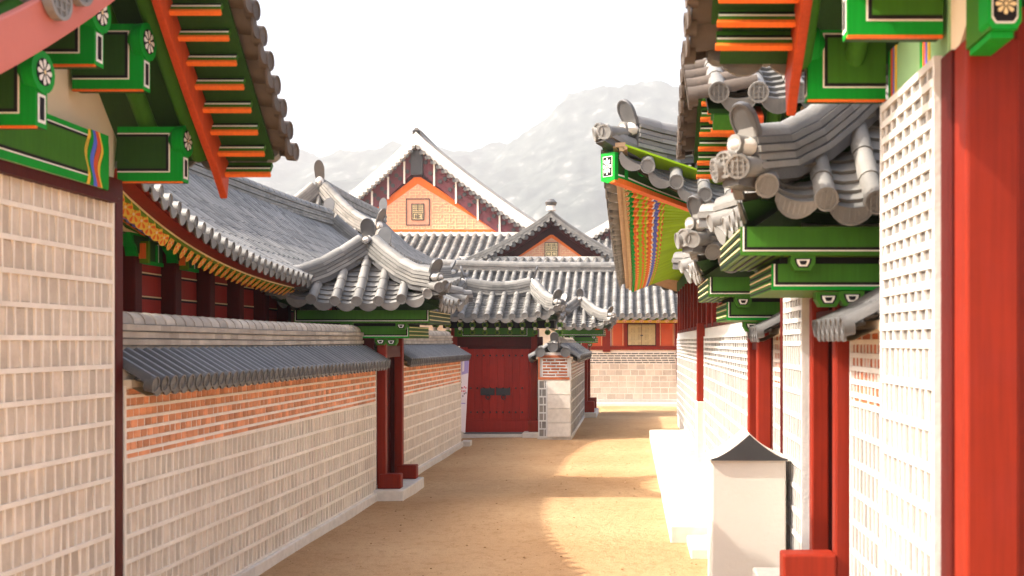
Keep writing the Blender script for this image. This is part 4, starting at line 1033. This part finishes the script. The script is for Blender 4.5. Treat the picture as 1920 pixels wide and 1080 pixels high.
bands_a = ((0, .03, 'green_bright'), (.03, .06, 'orange'), (.06, .075, 'yellow'), (.075, .11, 'lime_green'), (.11, .135, 'orange'), (.135, .155, 'lime_green'), (.155, .175, 'yellow'), (.175, .21, 'orange'), (.21, .225, 'white'), (.225, .265, 'blue'), (.265, .28, 'yellow'), (.28, .30, 'lime_green'), (.30, .315, 'yellow'), (.315, 1, 'lime_green'))
bands_b = tuple((a + (.008 if 0 < a else 0), b + (.008 if b < 1 else 0), {'yellow': 'coral', 'white': 'cream'}.get(m_, m_)) for a, b, m_ in bands_a)
bands = ((0, .05, 'green_bright'), (.05, .10, 'orange'), (.10, .13, 'yellow'), (.13, .18, 'lime_green'), (.18, .23, 'orange'), (.23, .25, 'coral'), (.25, .305, 'blue'), (.305, .34, 'yellow'), (.34, 1, 'lime_green'))
NR3 = 88
for i in range(NR3):
    s = i / (NR3 - 1); u = -A3 + .18 + (2 * A3 - .4) * (s ** 1.15); e = mp3(u, 0) + V((.22, 0, -.115)); a = -u / A3
    yi = e.y if a < .72 else 18.3 - A3 * .72 - (a - .72) * A3 * .22
    inn = V((wx + .05, yi, 3.52)); L = (e - inn).length; m_ = MB()
    for k, (s0, s1, mm) in enumerate(bands_b if i % 2 else bands_a):
        m_.tube([e + (inn - e) * s0, e + (inn - e) * s1], .052, mm, 9, k in (0, 13), .5 if k < 13 else None)
    d = (e - inn).normalized(); sd = d.cross(Z).normalized(); flower(m_, e, sd, sd.cross(d), d, .045, 'orange', 'cream', 6)
    m_.build('rafter', R3)
m_ = MB(); fr = []; fr2 = []
for i in range(61):
    u = -A3 + 2 * A3 * i / 60; p = mp3(u, 0)
    fr.append([p + V((.13, 0, -.04)), p + V((.11, 0, -.085)), p + V((.23, 0, -.075)), p + V((.23, 0, -.035))])
m_.rings(fr, 'tan', t=.5); m_.rings([[q_[1] + V((.06, 0, -.0)), q_[1] + V((.06, 0, -.035)), q_[1] + V((.11, 0, -.035)), q_[1] + V((.11, 0, -.0))] for q_ in fr], 'wood', t=.5)
m_.rings([[q_[2] + V((-.02, 0, -.0)), q_[2] + V((-.02, 0, -.03)), q_[2] + V((.02, 0, -.03)), q_[2] + V((.02, 0, -.0))] for q_ in fr], 'tan', t=.2)
m_.build('eaves_board', R3)
m_ = MB(); n = 30                                                   # planked soffit above the rafters
for i in range(n):
    ua, ub = -A3 + 2 * A3 * i / n, -A3 + 2 * A3 * (i + 1) / n
    q_ = [mp3(ua, 0) + V((.22, 0, -.07)), mp3(ub, 0) + V((.22, 0, -.07)), V((wx + .05, max(10.9, mp3(ub, 0).y), 3.585)), V((wx + .05, max(10.9, mp3(ua, 0).y), 3.585))]
    m_.rings([q_, [p_ + Z * .02 for p_ in q_]], 'lime_green')
for i in range(14):
    ua, ub = -B3 + 2 * B3 * i / 14, -B3 + 2 * B3 * (i + 1) / 14
    q_ = [ep3(ua, 0) + V((0, .12, -.075)), ep3(ub, 0) + V((0, .12, -.075)), V((max(1.1, ep3(ub, 0).x), 11.9, 3.58)), V((max(1.1, ep3(ua, 0).x), 11.9, 3.58))]
    m_.rings([q_, [p_ + Z * .02 for p_ in q_]], 'green_dark')
m_.build('soffit', R3, False)
# corner rafter with flower end and painted side
m_ = MB(); d = V((1, 1.05, 0)).normalized(); s = V((d.y, -d.x, 0)); hh = .30
p0 = corner + V((.06, .06, -.13)) ; L = 2.0
fr = []
for k, (l, dz, h) in enumerate(((0, 0, .26), (.16, -.005, .27), (.36, -.06, .25), (.6, -.12, .23), (1.2, -.22, .22), (L, -.3, .22))):
    c = p0 + d * l + Z * dz; fr.append([c + s * .085, c - s * .085, c - s * .085 - Z * h, c + s * .085 - Z * h])
m_.rings(fr, 'green_dark', t=.5)
for f0, f1 in zip(fr, fr[1:]):
    for z0, z1, mm, o_ in ((.86, 1, 'green_bright', .006), (.80, .86, 'white', .005), (.95, 1.14, 'orange', .008)):
        a = f0[0] + (f0[3] - f0[0]) * z0; b = f1[0] + (f1[3] - f1[0]) * z0; c = f1[0] + (f1[3] - f1[0]) * z1; e = f0[0] + (f0[3] - f0[0]) * z1
        m_.rings([[a + s * o_, b + s * o_, c + s * o_, e + s * o_], [a - s * .09, b - s * .09, c - s * .09, e - s * .09]], mm, t=.5)
c = p0 - d * .004
m_.rings([[c + s * .095, c - s * .095, c - s * .095 - Z * .27, c - Z * .3, c + s * .095 - Z * .27], [q_ + d * .05 for q_ in (c + s * .095, c - s * .095, c - s * .095 - Z * .27, c - Z * .3, c + s * .095 - Z * .27)]], 'green_bright', t=.5)
rect(m_, c - s * .065 - Z * .235, s, Z, -d, 0, .13, 0, .2, .004, 'white'); rect(m_, c - s * .058 - Z * .228, s, Z, -d, 0, .116, 0, .186, .006, 'black'); flower(m_, c - Z * .135 - d * .006, s * .7, Z * 1.05, -d, .085, 'white', 'black')
rect(m_, fr[1][3] + s * .0, d, Z, s, -.02, .03, .02, .24, .008, 'green_bright')
for l, z, mm, r_ in ((.62, .14, 'orange', .045), (.72, .13, 'green_bright', .045), (.80, .14, 'yellow', .04), (.88, .14, 'orange', .05), (.96, .12, 'blue', .05), (1.08, .12, 'yellow', .05), (1.2, .10, 'orange', .05), (.40, .09, 'green_bright', .075), (.40, .09, 'orange', .05), (.40, .09, 'green', .03)):
    c2 = p0 + d * l + Z * (-.1 - .06 * (l - .4)) + Z * (z - .14) * .5; m_.disc(c2 + s * (.09 + .002 * (10 - r_ * 100)), s, d, r_, mm, .01, 12, 0, .5)
m_.build('corner_rafter', R3, False)

# terrace, steps and white pillar
tr = MB()
for k in range(6): tr.bx(.40, 1.128, 10.6 + 1.95 * k + .002, 10.6 + 1.95 * (k + 1) - .002, -.15, .175, 'granite')
tag(tr.build('stone_terrace', None, False, .012), 'low white stone terrace along the right hall wall', 'terrace')
mb = MB(); mb.bx(.56, 1.1, 9.86, 10.59, -.1, .09, 'granite'); tag(mb.build('step_stone', None, False, .012), 'small low step stone in front of the terrace', 'step')
mb = MB(); mb.bx(.83, 1.10, 16.5, 17.3, .17, .345, 'granite'); tag(mb.build('step_block', None, False, .012), 'square pale stone block sitting on the terrace', 'step')
pl = thing('white_pillar', 'square white plastered pillar with small dark concave gable roof', 'pillar', (.87, 8.0, 0))
yp0, yp1 = 7.8, 8.22; k_ = 7.8 / 2000; xl, xr = (1335 - 1182) * k_, (1474 - 1182) * k_; ze = 2 - (864 - 642) * k_
mb = MB(); mb.rings([[V((xl - .002, yp0, -.05)), V((xr + .002, yp0, -.05)), V((xr + .002, yp1, -.05)), V((xl - .002, yp1, -.05))], [V((xl, yp0, ze)), V((xr, yp0, ze)), V((xr, yp1, ze)), V((xl, yp1, ze))]], 'whitewash'); mb.build('body', pl, False, .012)
xm = (xl + xr) / 2; hw = (xr - xl) / 2 + .025; hr = .19; pr = []
for k in range(13):
    s = -1 + 2 * k / 12; pr.append((xm + hw * s, ze + .012 + hr * (1 - abs(s)) ** 1.45))
mb = MB(); sec = [V((x, 0, z)) for x, z in pr] + [V((xm + hw, 0, ze)), V((xm - hw, 0, ze))]
mb.rings([[p + Y * (yp0 - .03) for p in sec], [p + Y * (yp1 + .03) for p in sec]], 'whitewash', t=.6)
fc = [p + Y * (yp0 - .034) for p in [V((xm + (p.x - xm) * .94, 0, ze + .004 + (p.z - ze) * .94)) for p in sec]]
mb.poly(fc[::-1], 'iron', .5); mb.build('roof', pl, False)

# ------------------------------------------------------------------ haze
hb = MB(); hb.bx(-3100, 3100, -3100, 4100, -1.2, 330, 'lime'); hz_ = hb.build('haze', None, False)
m = bpy.data.materials.new('haze'); m.use_nodes = True; n = m.node_tree.nodes; n.clear()
vo = n.new('ShaderNodeVolumePrincipled'); vo.inputs['Color'].default_value = (.95, .95, .96, 1); vo.inputs['Density'].default_value = .00058; vo.inputs['Anisotropy'].default_value = .2
ou = n.new('ShaderNodeOutputMaterial'); m.node_tree.links.new(vo.outputs[0], ou.inputs['Volume'])
hz_.data.materials.clear(); hz_.data.materials.append(m)
tag(hz_, 'thin bright haze over the palace and mountain', 'haze', kind='stuff')
